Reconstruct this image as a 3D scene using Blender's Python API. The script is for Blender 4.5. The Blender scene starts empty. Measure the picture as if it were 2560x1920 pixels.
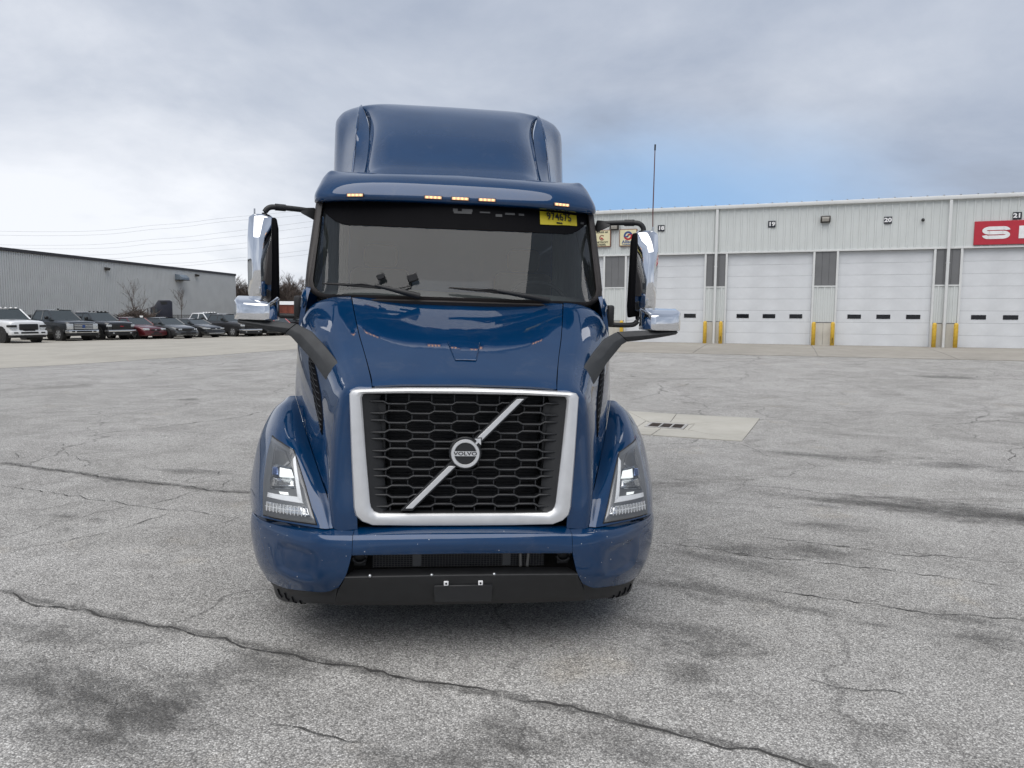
import bpy, bmesh, math, random
from mathutils import Vector, Matrix
random.seed(7)
S = bpy.context.scene
COL = S.collection
R = math.radians
# ------------------------------------------------------------------ camera
cam_d = bpy.data.cameras.new('camera'); cam = bpy.data.objects.new('camera', cam_d); COL.objects.link(cam)
cam_d.sensor_width = 36.0; cam_d.lens = 26.042; cam_d.clip_start = 0.05; cam_d.clip_end = 6000
CC, CR, CU, CF = (-0.179920,-3.679953,1.789155), (0.993187,-0.116420,0.005135), (0.005788,0.093290,0.995622), (0.116389,0.988809,-0.093328)
cam.matrix_world = Matrix(((CR[0], CU[0], -CF[0], CC[0]), (CR[1], CU[1], -CF[1], CC[1]), (CR[2], CU[2], -CF[2], CC[2]), (0, 0, 0, 1)))
S.camera = cam
# ------------------------------------------------------------------ light and sky
SUN_EL, SUN_AZ = R(66), R(206)          # azimuth measured clockwise from +Y
sun_d = bpy.data.lights.new('sun', 'SUN'); sun = bpy.data.objects.new('sun', sun_d); COL.objects.link(sun)
sun_d.energy = 1.5; sun_d.angle = R(78); sun_d.color = (1.0, 0.965, 0.92)
sd = Vector((math.sin(SUN_AZ) * math.cos(SUN_EL), math.cos(SUN_AZ) * math.cos(SUN_EL), math.sin(SUN_EL)))
sun.rotation_euler = sd.to_track_quat('Z', 'Y').to_euler(); sun.location = (0, 0, 60)
S.view_settings.view_transform = 'Standard'; S.view_settings.look = 'None'
S.view_settings.gamma = 1; S.view_settings.use_curve_mapping = False
S.view_settings.exposure = 1.1
S.cycles.max_bounces = 8; S.cycles.transparent_max_bounces = 16; S.cycles.caustics_reflective = False; S.cycles.caustics_refractive = False
W = bpy.data.worlds.new('World'); S.world = W; W.use_nodes = True
nt = W.node_tree; nt.nodes.clear()
def N(t, **k):
    n = nt.nodes.new(t)
    for a, b in k.items(): setattr(n, a, b)
    return n
def lk(a, b): nt.links.new(a, b)
def sky_nodes():
    out = N('ShaderNodeOutputWorld'); tc = N('ShaderNodeTexCoord'); sep = N('ShaderNodeSeparateXYZ')
    lk(tc.outputs['Generated'], sep.inputs[0])
    sky = N('ShaderNodeTexSky', sky_type='NISHITA'); sky.sun_disc = False; sky.sun_elevation = SUN_EL; sky.sun_rotation = SUN_AZ
    b1 = N('ShaderNodeBackground'); b1.inputs[1].default_value = 0.06; lk(sky.outputs[0], b1.inputs[0])
    # cloud deck: the view direction projected on a flat layer overhead
    def math_(op, a, b=None, c=None):
        m = N('ShaderNodeMath', operation=op)
        for i, v in enumerate((a, b, c)):
            if v is None: continue
            if isinstance(v, (int, float)): m.inputs[i].default_value = v
            else: lk(v, m.inputs[i])
        return m.outputs[0]
    zz = math_('MAXIMUM', sep.outputs[2], 0.0); zd = math_('ADD', zz, 0.30)
    px = math_('DIVIDE', sep.outputs[0], zd); py = math_('DIVIDE', sep.outputs[1], zd)
    cx = N('ShaderNodeCombineXYZ'); lk(px, cx.inputs[0]); lk(py, cx.inputs[1])
    def noise(scale, detail, rough, off, dist=0.0):
        mp = N('ShaderNodeMapping'); mp.inputs['Location'].default_value = off; lk(cx.outputs[0], mp.inputs[0])
        n = N('ShaderNodeTexNoise'); n.inputs['Scale'].default_value = scale; n.inputs['Detail'].default_value = detail
        n.inputs['Roughness'].default_value = rough; n.inputs['Distortion'].default_value = dist
        lk(mp.outputs[0], n.inputs['Vector']); return n.outputs[0]
    n1 = noise(0.55, 6, 0.55, (3.1, 1.7, 0), 0.35); n2 = noise(1.7, 8, 0.62, (0.4, 5.2, 0), 0.3)
    nm = math_('ADD', math_('MULTIPLY', n1, 0.74), math_('MULTIPLY', n2, 0.26))
    def lobe(v, power, gain):
        d = N('ShaderNodeVectorMath', operation='DOT_PRODUCT'); lk(tc.outputs['Generated'], d.inputs[0])
        vv = Vector(v).normalized(); d.inputs[1].default_value = vv
        return math_('MULTIPLY', math_('POWER', math_('MAXIMUM', d.outputs['Value'], 0.0), power), gain)
    # broad brightening of the thinner cloud low on one side, and the heavier cloud higher up
    thin = lobe((-0.55, 0.83, 0.05), 8, 0.52)
    v = math_('ADD', math_('SUBTRACT', math_('MULTIPLY_ADD', nm, 1.9, -0.45), math_('MULTIPLY', zz, 0.20)), thin)
    ramp = N('ShaderNodeValToRGB'); lk(v, ramp.inputs[0])
    e = ramp.color_ramp.elements; e[0].position = 0.22; e[0].color = (0.195, 0.222, 0.275, 1)
    e[1].position = 0.98; e[1].color = (0.64, 0.655, 0.69, 1)
    q = e.new(0.46); q.color = (0.285, 0.322, 0.395, 1)
    q = e.new(0.68); q.color = (0.41, 0.44, 0.50, 1)
    b2 = N('ShaderNodeBackground'); b2.inputs[1].default_value = 0.70; lk(ramp.outputs[0], b2.inputs[0])
    # the hole of blue sky
    gd = N('ShaderNodeVectorMath', operation='MULTIPLY'); lk(tc.outputs['Generated'], gd.inputs[0]); gd.inputs[1].default_value = (1, 1, 1)
    # an elongated opening: wide in azimuth, shallow in height
    az = math_('ARCTAN2', sep.outputs[0], sep.outputs[1]); da = math_('DIVIDE', math_('SUBTRACT', az, 0.31), 0.36); de = math_('DIVIDE', math_('SUBTRACT', sep.outputs[2], 0.11), 0.15)
    gap = math_('SUBTRACT', 1.0, math_('SQRT', math_('ADD', math_('MULTIPLY', da, da), math_('MULTIPLY', de, de))))
    g2 = math_('ADD', gap, math_('MULTIPLY', math_('SUBTRACT', n2, 0.5), 0.55))
    mr = N('ShaderNodeMapRange', interpolation_type='SMOOTHSTEP'); lk(g2, mr.inputs[0]); mr.inputs[1].default_value = -0.15; mr.inputs[2].default_value = 0.80; mr.inputs[4].default_value = 0.80
    b3 = N('ShaderNodeBackground'); b3.inputs[0].default_value = (0.25, 0.46, 0.76, 1); b3.inputs[1].default_value = 0.52
    mx = N('ShaderNodeMixShader'); mx.inputs[0].default_value = 0.94; lk(b1.outputs[0], mx.inputs[1]); lk(b2.outputs[0], mx.inputs[2])
    mx2 = N('ShaderNodeMixShader'); lk(mr.outputs[0], mx2.inputs[0]); lk(mx.outputs[0], mx2.inputs[1]); lk(b3.outputs[0], mx2.inputs[2])
    lk(mx2.outputs[0], out.inputs[0])
sky_nodes()
# ------------------------------------------------------------------ helpers
def link(o, parent=None):
    COL.objects.link(o)
    if parent: o.parent = parent
    return o
def tag(o, label=None, cat=None, group=None, kind=None):
    if label: o['label'] = label
    if cat: o['category'] = cat
    if group: o['group'] = group
    if kind: o['kind'] = kind
    return o
def empty(name, loc=(0, 0, 0), rz=0, ry=0):
    o = bpy.data.objects.new(name, None); o.location = loc; o.rotation_euler = (0, ry, rz); o.empty_display_size = .2
    return link(o)
def copy_tree(o, parent=None):
    c = o.copy(); COL.objects.link(c); c.parent = parent
    for ch in list(o.children): copy_tree(ch, c)
    return c
def mat(name, col, rough=.5, metal=0., coat=0., var=.08, vscale=6., bump=0., bscale=60., spec=.5, emit=None, es=0., trans=0., ior=1.5, alpha=1.):
    m = bpy.data.materials.new(name); m.use_nodes = True; t = m.node_tree; b = t.nodes['Principled BSDF']
    b.inputs['Roughness'].default_value = rough; b.inputs['Metallic'].default_value = metal
    b.inputs['Coat Weight'].default_value = coat; b.inputs['Coat Roughness'].default_value = .03
    b.inputs['Specular IOR Level'].default_value = spec; b.inputs['IOR'].default_value = ior
    b.inputs['Transmission Weight'].default_value = trans; b.inputs['Alpha'].default_value = alpha
    tc = t.nodes.new('ShaderNodeTexCoord'); n = t.nodes.new('ShaderNodeTexNoise'); n.inputs['Scale'].default_value = vscale; n.inputs['Detail'].default_value = 6
    t.links.new(tc.outputs['Object'], n.inputs['Vector'])
    r = t.nodes.new('ShaderNodeValToRGB'); t.links.new(n.outputs[0], r.inputs[0])
    e = r.color_ramp.elements; e[0].position = .3; e[1].position = .7
    e[0].color = [max(0, c * (1 - var)) for c in col[:3]] + [1]; e[1].color = [min(1, c * (1 + var)) for c in col[:3]] + [1]
    t.links.new(r.outputs[0], b.inputs['Base Color'])
    if bump:
        n2 = t.nodes.new('ShaderNodeTexNoise'); n2.inputs['Scale'].default_value = bscale; n2.inputs['Detail'].default_value = 5
        t.links.new(tc.outputs['Object'], n2.inputs['Vector'])
        bp = t.nodes.new('ShaderNodeBump'); bp.inputs['Strength'].default_value = bump; bp.inputs['Distance'].default_value = .02
        t.links.new(n2.outputs[0], bp.inputs['Height']); t.links.new(bp.outputs[0], b.inputs['Normal'])
    if emit:
        b.inputs['Emission Color'].default_value = list(emit) + [1]; b.inputs['Emission Strength'].default_value = es
    return m
def thin_glass(name, tint=(.8, .85, .85), ior=1.5, rough=.0, haze_film=0.):
    m = bpy.data.materials.new(name); m.use_nodes = True; t = m.node_tree; t.nodes.clear()
    o = t.nodes.new('ShaderNodeOutputMaterial'); tr = t.nodes.new('ShaderNodeBsdfTransparent'); gl = t.nodes.new('ShaderNodeBsdfGlossy')
    mx = t.nodes.new('ShaderNodeMixShader'); fr = t.nodes.new('ShaderNodeFresnel'); fr.inputs[0].default_value = ior
    n = t.nodes.new('ShaderNodeTexNoise'); n.inputs['Scale'].default_value = 3.; tc = t.nodes.new('ShaderNodeTexCoord'); t.links.new(tc.outputs['Object'], n.inputs['Vector'])
    mp = t.nodes.new('ShaderNodeMapRange'); t.links.new(n.outputs[0], mp.inputs[0]); mp.inputs[3].default_value = rough + .005; mp.inputs[4].default_value = rough + .03
    t.links.new(mp.outputs[0], gl.inputs['Roughness'])
    tr.inputs[0].default_value = list(tint) + [1]; gl.inputs[0].default_value = (1, 1, 1, 1)
    t.links.new(fr.outputs[0], mx.inputs[0]); t.links.new(tr.outputs[0], mx.inputs[1]); t.links.new(gl.outputs[0], mx.inputs[2])
    if haze_film:  # diffuse dust layer that also paints grey reflection haze onto the glass
        df = t.nodes.new('ShaderNodeBsdfDiffuse'); df.inputs[0].default_value = (.56, .62, .63, 1); m2 = t.nodes.new('ShaderNodeMixShader')
        nf = t.nodes.new('ShaderNodeTexNoise'); nf.inputs['Scale'].default_value = 2.2; nf.inputs['Detail'].default_value = 7; t.links.new(tc.outputs['Object'], nf.inputs['Vector'])
        mf = t.nodes.new('ShaderNodeMapRange'); t.links.new(nf.outputs[0], mf.inputs[0]); mf.inputs[1].default_value = .3; mf.inputs[2].default_value = .7; mf.inputs[3].default_value = haze_film * .75; mf.inputs[4].default_value = haze_film * 1.25
        t.links.new(mf.outputs[0], m2.inputs[0]); t.links.new(mx.outputs[0], m2.inputs[1]); t.links.new(df.outputs[0], m2.inputs[2]); t.links.new(m2.outputs[0], o.inputs[0])
    else: t.links.new(mx.outputs[0], o.inputs[0])
    return m
class MB:
    """collects simple shapes into one mesh"""
    def __init__(s): s.v = []; s.f = []
    def add(s, vs, fs):
        o = len(s.v); s.v += [tuple(v) for v in vs]; s.f += [[i + o for i in f] for f in fs]; return s
    def box(s, a, b):
        (x0, y0, z0), (x1, y1, z1) = a, b
        return s.add([(x0, y0, z0), (x1, y0, z0), (x1, y1, z0), (x0, y1, z0), (x0, y0, z1), (x1, y0, z1), (x1, y1, z1), (x0, y1, z1)],
                     [(0, 3, 2, 1), (4, 5, 6, 7), (0, 1, 5, 4), (1, 2, 6, 5), (2, 3, 7, 6), (3, 0, 4, 7)])
    def prism(s, poly, vec):
        n = len(poly); v = Vector(vec)
        return s.add([Vector(p) for p in poly] + [Vector(p) + v for p in poly], [list(range(n))[::-1], list(range(n, 2 * n))] + [(i, (i + 1) % n, n + (i + 1) % n, n + i) for i in range(n)])
    def loft(s, rings, cap=True, closed=True):
        n = len(rings[0]); o = [tuple(p) for r in rings for p in r]; f = []
        for k in range(len(rings) - 1):
            for i in range(n if closed else n - 1):
                j = (i + 1) % n; f.append((k * n + i, k * n + j, (k + 1) * n + j, (k + 1) * n + i))
        if cap and closed: f.append(list(range(n))[::-1]); f.append([(len(rings) - 1) * n + i for i in range(n)])
        return s.add(o, f)
    def tube(s, pts, r, n=8):
        pts = [Vector(p) for p in pts]; rings = []; up = Vector((0, 0, 1))
        for i, p in enumerate(pts):
            d = (pts[min(i + 1, len(pts) - 1)] - pts[max(i - 1, 0)]).normalized()
            a = d.cross(up if abs(d.z) < .95 else Vector((1, 0, 0))).normalized(); b = a.cross(d)
            rr = r[i] if isinstance(r, (list, tuple)) else r
            rings.append([p + (a * math.cos(2 * math.pi * k / n) + b * math.sin(2 * math.pi * k / n)) * rr for k in range(n)])
        return s.loft(rings)
    def cyl(s, c, r, axis, h, n=20):
        c = Vector(c); ax = Vector(axis).normalized(); return s.tube([c - ax * h / 2, c + ax * h / 2], r, n)
    def lathe(s, c, axis, prof, n=32, cap=True):
        """prof: (distance along axis, radius)"""
        c = Vector(c); ax = Vector(axis).normalized(); a = ax.orthogonal().normalized(); b = ax.cross(a)
        return s.loft([[c + ax * t + (a * math.cos(2 * math.pi * k / n) + b * math.sin(2 * math.pi * k / n)) * r for k in range(n)] for t, r in prof], cap)
    def mesh(s, name):
        m = bpy.data.meshes.new(name); m.from_pydata(s.v, [], s.f); m.update(); return m
    def build(s, name, m, parent=None, smooth=None, bevel=0., seg=2, fix=True):
        me = s.mesh(name)
        if fix:
            bm = bmesh.new(); bm.from_mesh(me); bmesh.ops.recalc_face_normals(bm, faces=bm.faces)
            if bevel:
                ed = [e for e in bm.edges if len(e.link_faces) == 2 and e.calc_face_angle(0) > .5]
                bmesh.ops.bevel(bm, geom=ed, offset=bevel, segments=seg, profile=.5, affect='EDGES', clamp_overlap=True)
            bm.to_mesh(me); bm.free()
        if smooth is not None or bevel:
            me.shade_smooth(); 
            try: me.set_sharp_from_angle(angle=R(smooth if smooth else 40))
            except Exception: pass
        me.materials.append(m)
        return link(bpy.data.objects.new(name, me), parent)
def cat1(P, n):
    """Catmull-Rom through the points P"""
    P = [Vector(p) for p in P]; o = []
    for i in range(len(P) - 1):
        p0 = P[i - 1] if i else P[0] * 2 - P[1]; p1, p2 = P[i], P[i + 1]; p3 = P[i + 2] if i + 2 < len(P) else P[-1] * 2 - P[-2]
        for k in range(n):
            t = k / n; o.append(.5 * ((2 * p1) + (p2 - p0) * t + (2 * p0 - 5 * p1 + 4 * p2 - p3) * t * t + (3 * p1 - p0 - 3 * p2 + p3) * t ** 3))
    o.append(P[-1]); return o
class Surf:
    """smooth sheet through a grid of points (rows x columns)"""
    def __init__(s, ctrl, nu=8, nv=8):
        rows = [cat1(r, nv) for r in ctrl]; cols = [cat1([r[j] for r in rows], nu) for j in range(len(rows[0]))]
        s.g = [[cols[j][i] for j in range(len(cols))] for i in range(len(cols[0]))]
    def flip(s):
        t = Surf.__new__(Surf); t.g = [[Vector((-p.x, p.y, p.z)) for p in r] for r in s.g]; return t
    def warp(s, f):
        s.g = [[f(p) for p in r] for r in s.g]; return s
    def at(s, x, z):
        """point and outward (towards -Y) normal of the sheet where it passes x, z"""
        best = None
        for i in range(len(s.g) - 1):
            for j in range(len(s.g[0]) - 1):
                a, b, c, d = s.g[i][j], s.g[i + 1][j], s.g[i + 1][j + 1], s.g[i][j + 1]
                for tri in ((a, b, c), (a, c, d)):
                    (x0, z0), (x1, z1), (x2, z2) = [(p.x, p.z) for p in tri]
                    den = (z1 - z2) * (x0 - x2) + (x2 - x1) * (z0 - z2)
                    if abs(den) < 1e-12: continue
                    l0 = ((z1 - z2) * (x - x2) + (x2 - x1) * (z - z2)) / den; l1 = ((z2 - z0) * (x - x2) + (x0 - x2) * (z - z2)) / den; l2 = 1 - l0 - l1
                    miss = max(0, -l0) + max(0, -l1) + max(0, -l2)
                    if best is None or miss < best[0]:
                        n = (tri[1] - tri[0]).cross(tri[2] - tri[0]).normalized()
                        best = (miss, tri[0] * l0 + tri[1] * l1 + tri[2] * l2, n if n.y < 0 else -n)
        return best[1], best[2]
    def build(s, name, m, parent, thick=.006, mirror=False, inside=(0, 1.5, 1.0), smooth=60, holes=None):
        g = s.g
        if mirror:
            g = [[Vector((-p.x, p.y, p.z)) for p in r[:0:-1]] + r for r in g]
        nr, nc = len(g), len(g[0]); v = [p for r in g for p in r]
        f = [(i * nc + j, i * nc + j + 1, (i + 1) * nc + j + 1, (i + 1) * nc + j) for i in range(nr - 1) for j in range(nc - 1)]
        me = bpy.data.meshes.new(name); me.from_pydata([tuple(p) for p in v], [], f); me.update()
        c = Vector(inside); sgn = sum(p.normal.dot(p.center - c) * p.area for p in me.polygons)
        if sgn < 0: me.flip_normals()
        me.shade_smooth(); me.materials.append(m)
        cnt = {}
        for p in me.polygons:
            for k in p.edge_keys: cnt[k] = cnt.get(k, 0) + 1
        sh_ = me.attributes.new('sharp_edge', 'BOOLEAN', 'EDGE')
        for ed in me.edges: sh_.data[ed.index].value = cnt.get(tuple(sorted(ed.vertices)), 0) < 2
        o = link(bpy.data.objects.new(name, me), parent)
        if thick:
            md = o.modifiers.new('thickness', 'SOLIDIFY'); md.thickness = thick; md.offset = -1
        return o
def text_mesh(name, s, size, m, parent, loc, rot, sx=1., bold=0., depth=.002, align='CENTER'):
    c = bpy.data.curves.new(name, 'FONT'); c.body = s; c.size = size; c.align_x = align; c.align_y = 'CENTER'; c.extrude = depth; c.offset = bold; c.resolution_u = 3
    t = bpy.data.objects.new(name, c); COL.objects.link(t)
    me = bpy.data.meshes.new_from_object(t.evaluated_get(bpy.context.evaluated_depsgraph_get())); me.name = name
    bpy.data.objects.remove(t)
    if sx != 1: me.transform(Matrix.Diagonal((sx, 1, 1, 1)))
    me.materials.clear(); me.materials.append(m)
    o = link(bpy.data.objects.new(name, me), parent); o.location = loc; o.rotation_euler = rot
    return o
# ------------------------------------------------------------------ the ground's shape
AX, AY, DX, DY = 9.438, 31.192, 0.89354, -0.44898        # foot of the service building's front wall and its direction
def sstep(a, b, x):
    t = min(1, max(0, (x - a) / (b - a))); return t * t * (3 - 2 * t)
def gz(x, y):
    z = -0.023 * x * math.exp(-((x / 7) ** 2 + ((y - 1) / 7) ** 2)) - 0.12 * math.exp(-(((x - 4.6) / 5) ** 2 + ((y - 8.6) / 5) ** 2))
    D = (x - AX) * DY - (y - AY) * DX; s = (x - AX) * DX + (y - AY) * DY
    return z + 0.5 * (1 - sstep(1.5, 19, D)) * sstep(-26, -10, s)
def fb(s, D, z):
    """point from distance along the service building's front, distance out from it, and height"""
    return Vector((AX + DX * s + DY * D, AY + DY * s - DX * D, z))
# ------------------------------------------------------------------ ground materials
def nodes_of(name):
    m = bpy.data.materials.new(name); m.use_nodes = True; t = m.node_tree; return m, t, t.nodes['Principled BSDF']
def mk(t, ty, **k):
    n = t.nodes.new(ty)
    for a, b in k.items():
        if a in n.inputs.keys() if isinstance(a, str) else False: n.inputs[a].default_value = b
        else: setattr(n, a, b)
    return n
def mixc(t, fac, a, b, mode='MIX'):
    n = t.nodes.new('ShaderNodeMix'); n.data_type = 'RGBA'; n.blend_type = mode
    for sock, v in ((n.inputs[0], fac), (n.inputs[6], a), (n.inputs[7], b)):
        if isinstance(v, (int, float)): sock.default_value = v
        elif isinstance(v, tuple): sock.default_value = v
        else: t.links.new(v, sock)
    return n.outputs[2]
def mrange(t, v, a, b, c=0., d=1., smooth=False):
    n = t.nodes.new('ShaderNodeMapRange')
    if smooth: n.interpolation_type = 'SMOOTHSTEP'
    t.links.new(v, n.inputs[0]); n.inputs[1].default_value = a; n.inputs[2].default_value = b; n.inputs[3].default_value = c; n.inputs[4].default_value = d
    return n.outputs[0]
def noise(t, co, scale, detail=4, rough=.55, dist=0., stretch=None, off=None):
    if stretch or off:
        mp = t.nodes.new('ShaderNodeMapping'); t.links.new(co, mp.inputs[0]); co = mp.outputs[0]
        if stretch: mp.inputs['Scale'].default_value = stretch
        if off: mp.inputs['Location'].default_value = off
    n = t.nodes.new('ShaderNodeTexNoise'); t.links.new(co, n.inputs['Vector'])
    n.inputs['Scale'].default_value = scale; n.inputs['Detail'].default_value = detail; n.inputs['Roughness'].default_value = rough; n.inputs['Distortion'].default_value = dist
    return n.outputs[0]
def op(t, o, a, b=None):
    n = t.nodes.new('ShaderNodeMath'); n.operation = o
    for i, v in enumerate((a, b)):
        if v is None: continue
        if isinstance(v, (int, float)): n.inputs[i].default_value = v
        else: t.links.new(v, n.inputs[i])
    return n.outputs[0]
def asphalt_mat():
    m, t, b = nodes_of('asphalt'); co = t.nodes.new('ShaderNodeTexCoord').outputs['Object']
    vo = t.nodes.new('ShaderNodeTexVoronoi'); t.links.new(co, vo.inputs['Vector']); vo.inputs['Scale'].default_value = 125
    sp = t.nodes.new('ShaderNodeSeparateColor'); t.links.new(vo.outputs['Color'], sp.inputs[0])
    r = t.nodes.new('ShaderNodeValToRGB'); t.links.new(sp.outputs[0], r.inputs[0]); e = r.color_ramp.elements
    e[0].position = .0; e[0].color = (.245, .240, .230, 1); e[1].position = 1.; e[1].color = (.74, .73, .70, 1)
    q = e.new(.45); q.color = (.42, .411, .392, 1); q = e.new(.82); q.color = (.52, .508, .482, 1)
    edge = mrange(t, vo.outputs['Distance'], .34, .70, 1., .50)
    c = mixc(t, 1., r.outputs[0], edge, 'MULTIPLY')
    # wear: pale polished areas, grey areas where the fines are gone, dark damp looking streaks
    big = noise(t, co, .16, 6, .6, .6); c = mixc(t, mrange(t, big, .38, .66, 0., 1.), c, (1.13, 1.13, 1.14, 1), 'MULTIPLY')
    mid = noise(t, co, .9, 8, .68, 1.2, off=(4, 9, 0)); c = mixc(t, mrange(t, mid, .36, .72, .0, .75, True), c, (.66, .655, .65, 1), 'MULTIPLY')
    fin = noise(t, co, 5.5, 6, .7, .8); c = mixc(t, mrange(t, fin, .52, .75, 0., .8), c, (.72, .715, .71, 1), 'MULTIPLY')
    st = noise(t, co, .45, 9, .72, 1.5, stretch=(.45, 1.25, 1), off=(1.3, 2.2, 0)); sm = mrange(t, st, .565, .68, 0., .85, True)
    sm = op(t, 'MULTIPLY', sm, mrange(t, noise(t, co, 9, 6, .7), .3, .62, .1, 1.)); c = mixc(t, sm, c, (.42, .41, .40, 1), 'MULTIPLY')
    tan = noise(t, co, 1.1, 5, .6, off=(7, 3, 0)); c = mixc(t, mrange(t, tan, .62, .78, 0., .45), c, (1.04, .94, .78, 1), 'MULTIPLY')
    # hairline map cracking, only in patches
    wv = t.nodes.new('ShaderNodeVectorMath'); wv.operation = 'MULTIPLY_ADD'
    nn = t.nodes.new('ShaderNodeTexNoise'); t.links.new(co, nn.inputs['Vector']); nn.inputs['Scale'].default_value = 1.6; nn.inputs['Detail'].default_value = 6
    t.links.new(nn.outputs['Color'], wv.inputs[0]); wv.inputs[1].default_value = (.8, .8, 0); t.links.new(co, wv.inputs[2])
    v2 = t.nodes.new('ShaderNodeTexVoronoi'); v2.feature = 'DISTANCE_TO_EDGE'; v2.inputs['Scale'].default_value = .33; t.links.new(wv.outputs[0], v2.inputs['Vector'])
    ck = mrange(t, v2.outputs['Distance'], .0, .0055, 1., 0.)
    ck = op(t, 'MULTIPLY', ck, mrange(t, noise(t, co, .22, 3, .5, off=(11, 5, 0)), .44, .56, 0., .75))
    c = mixc(t, ck, c, (.30, .30, .30, 1), 'MULTIPLY')
    t.links.new(c, b.inputs['Base Color']); b.inputs['Roughness'].default_value = .88; b.inputs['Specular IOR Level'].default_value = .3
    bp = t.nodes.new('ShaderNodeBump'); bp.inputs['Strength'].default_value = .55; bp.inputs['Distance'].default_value = .006
    t.links.new(op(t, 'ADD', op(t, 'MULTIPLY', vo.outputs['Distance'], -1.), op(t, 'MULTIPLY', fin, .8)), bp.inputs['Height']); t.links.new(bp.outputs[0], b.inputs['Normal'])
    return m
def concrete_mat(name, col, streak=.25, dark=.5):
    m, t, b = nodes_of(name); co = t.nodes.new('ShaderNodeTexCoord').outputs['Object']
    n1 = noise(t, co, .35, 7, .62, .8); n2 = noise(t, co, 2.2, 8, .7, .5); n3 = noise(t, co, 60, 4, .6); n4 = noise(t, co, .5, 6, .7, 1., stretch=(.3, 1.6, 1))
    c = mixc(t, mrange(t, n1, .35, .68), tuple(x * .82 for x in col) + (1,), tuple(col) + (1,))
    c = mixc(t, mrange(t, n2, .4, .72, 0., streak), c, (.72, .70, .66, 1), 'MULTIPLY')
    c = mixc(t, mrange(t, n4, .56, .72, 0., dark), c, (.55, .54, .52, 1), 'MULTIPLY')
    c = mixc(t, mrange(t, n3, .3, .7, 0., .3), c, (.8, .8, .8, 1), 'MULTIPLY')
    t.links.new(c, b.inputs['Base Color']); b.inputs['Roughness'].default_value = .9; b.inputs['Specular IOR Level'].default_value = .3
    bp = t.nodes.new('ShaderNodeBump'); bp.inputs['Strength'].default_value = .25; bp.inputs['Distance'].default_value = .004; t.links.new(n3, bp.inputs['Height']); t.links.new(bp.outputs[0], b.inputs['Normal'])
    return m
M = {}
M['asphalt'] = asphalt_mat()
M['lot_concrete'] = concrete_mat('lot_concrete', (.43, .41, .365), .35, .35)
M['apron_concrete'] = concrete_mat('apron_concrete', (.36, .34, .305), .5, .65)
M['pad_concrete'] = concrete_mat('pad_concrete', (.46, .445, .40), .4, .45)
M['crack'] = mat('crack_fill', (.055, .053, .05), .95, var=.4, vscale=8)
M['verge'] = mat('dead_grass', (.10, .085, .055), .95, var=.4, vscale=1.5, bump=.5, bscale=8)
M['steel_dark'] = mat('dark_steel', (.10, .075, .06), .6, .4, var=.4, vscale=12)
M['pit_shade'] = mat('pit_shade_dark', (.015, .013, .012), .9)
# ------------------------------------------------------------------ ground
def axis(lim, step, far):
    a = [i * step for i in range(int(-lim / step), int(lim / step) + 1)]
    f = [lim + (far - lim) * (k / 10) ** 2 for k in range(1, 11)]
    return [-x for x in f[::-1]] + a + f
xs = axis(60, 1., 1500); ys = [y + 15 for y in axis(60, 1., 1500)]
mb = MB(); mb.add([(x, y, gz(x, y)) for y in ys for x in xs], [(j * len(xs) + i, j * len(xs) + i + 1, (j + 1) * len(xs) + i + 1, (j + 1) * len(xs) + i) for j in range(len(ys) - 1) for i in range(len(xs) - 1)])
tag(mb.build('asphalt_yard', M['asphalt'], smooth=80, fix=False), kind='structure')
def sheet(name, m, quad, nu, nv, lift=.004, kind='structure'):
    """a thin paved sheet over the ground: quad given as two opposite edges (polylines with the same count)"""
    A = [Vector((*p, 0)) for p in quad[0]]; B = [Vector((*p, 0)) for p in quad[1]]
    def along(P, t):
        k = min(int(t * (len(P) - 1)), len(P) - 2); return P[k].lerp(P[k + 1], t * (len(P) - 1) - k)
    v = []
    for j in range(nv + 1):
        for i in range(nu + 1):
            p = along(A, i / nu).lerp(along(B, i / nu), j / nv); v.append((p.x, p.y, gz(p.x, p.y) + lift))
    b = MB().add(v, [(j * (nu + 1) + i, j * (nu + 1) + i + 1, (j + 1) * (nu + 1) + i + 1, (j + 1) * (nu + 1) + i) for j in range(nv) for i in range(nu)])
    return tag(b.build(name, m, smooth=80, fix=False), kind=kind)
# pale concrete lot where the cars stand, its near edge running across the yard
sheet('concrete_lot', M['lot_concrete'], ([(-34, 2), (-22, 13.2), (-13.61, 21.57), (-10.37, 25.0), (-5.5, 28.5), (-1, 33)], [(-70, 40), (-52, 48), (-38, 56), (-26, 66), (-14, 82), (-6, 92)]), 60, 50, .006)
# concrete apron along the service building, in slabs with open joints
e0 = [fb(s, 7.3, 0) for s in (-9, 32)]
s0 = -9.0; k = 0
apron = empty('concrete_apron', (fb(10, 3, 0).x, fb(10, 3, 0).y, 0)); tag(apron, kind='structure')
while s0 < 34:
    s1 = s0 + 4.32
    vv = []; nu, nv = 5, 9
    for j in range(nv + 1):
        for i in range(nu + 1):
            p = fb(s0 + .012 + (s1 - s0 - .024) * i / nu, 7.3 * j / nv - (0.02 if j == 0 else 0), 0); vv.append((p.x, p.y, gz(p.x, p.y) + .014))
    b = MB().add(vv, [(j * (nu + 1) + i, j * (nu + 1) + i + 1, (j + 1) * (nu + 1) + i + 1, (j + 1) * (nu + 1) + i) for j in range(nv) for i in range(nu)])
    o = b.build('slab', M['apron_concrete'], apron, fix=False); o.location = -apron.location
    md = o.modifiers.new('thickness', 'SOLIDIFY'); md.thickness = .05; md.offset = -1 if o.data.polygons[0].normal.z > 0 else 1
    s0 = s1
sheet('grass_verge', M['verge'], ([(-66, 36), (-34.5, 49), (-17, 95), (-4, 115)], [(-150, 90), (-110, 140), (-60, 190), (10, 190)]), 30, 20, .012)
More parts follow.
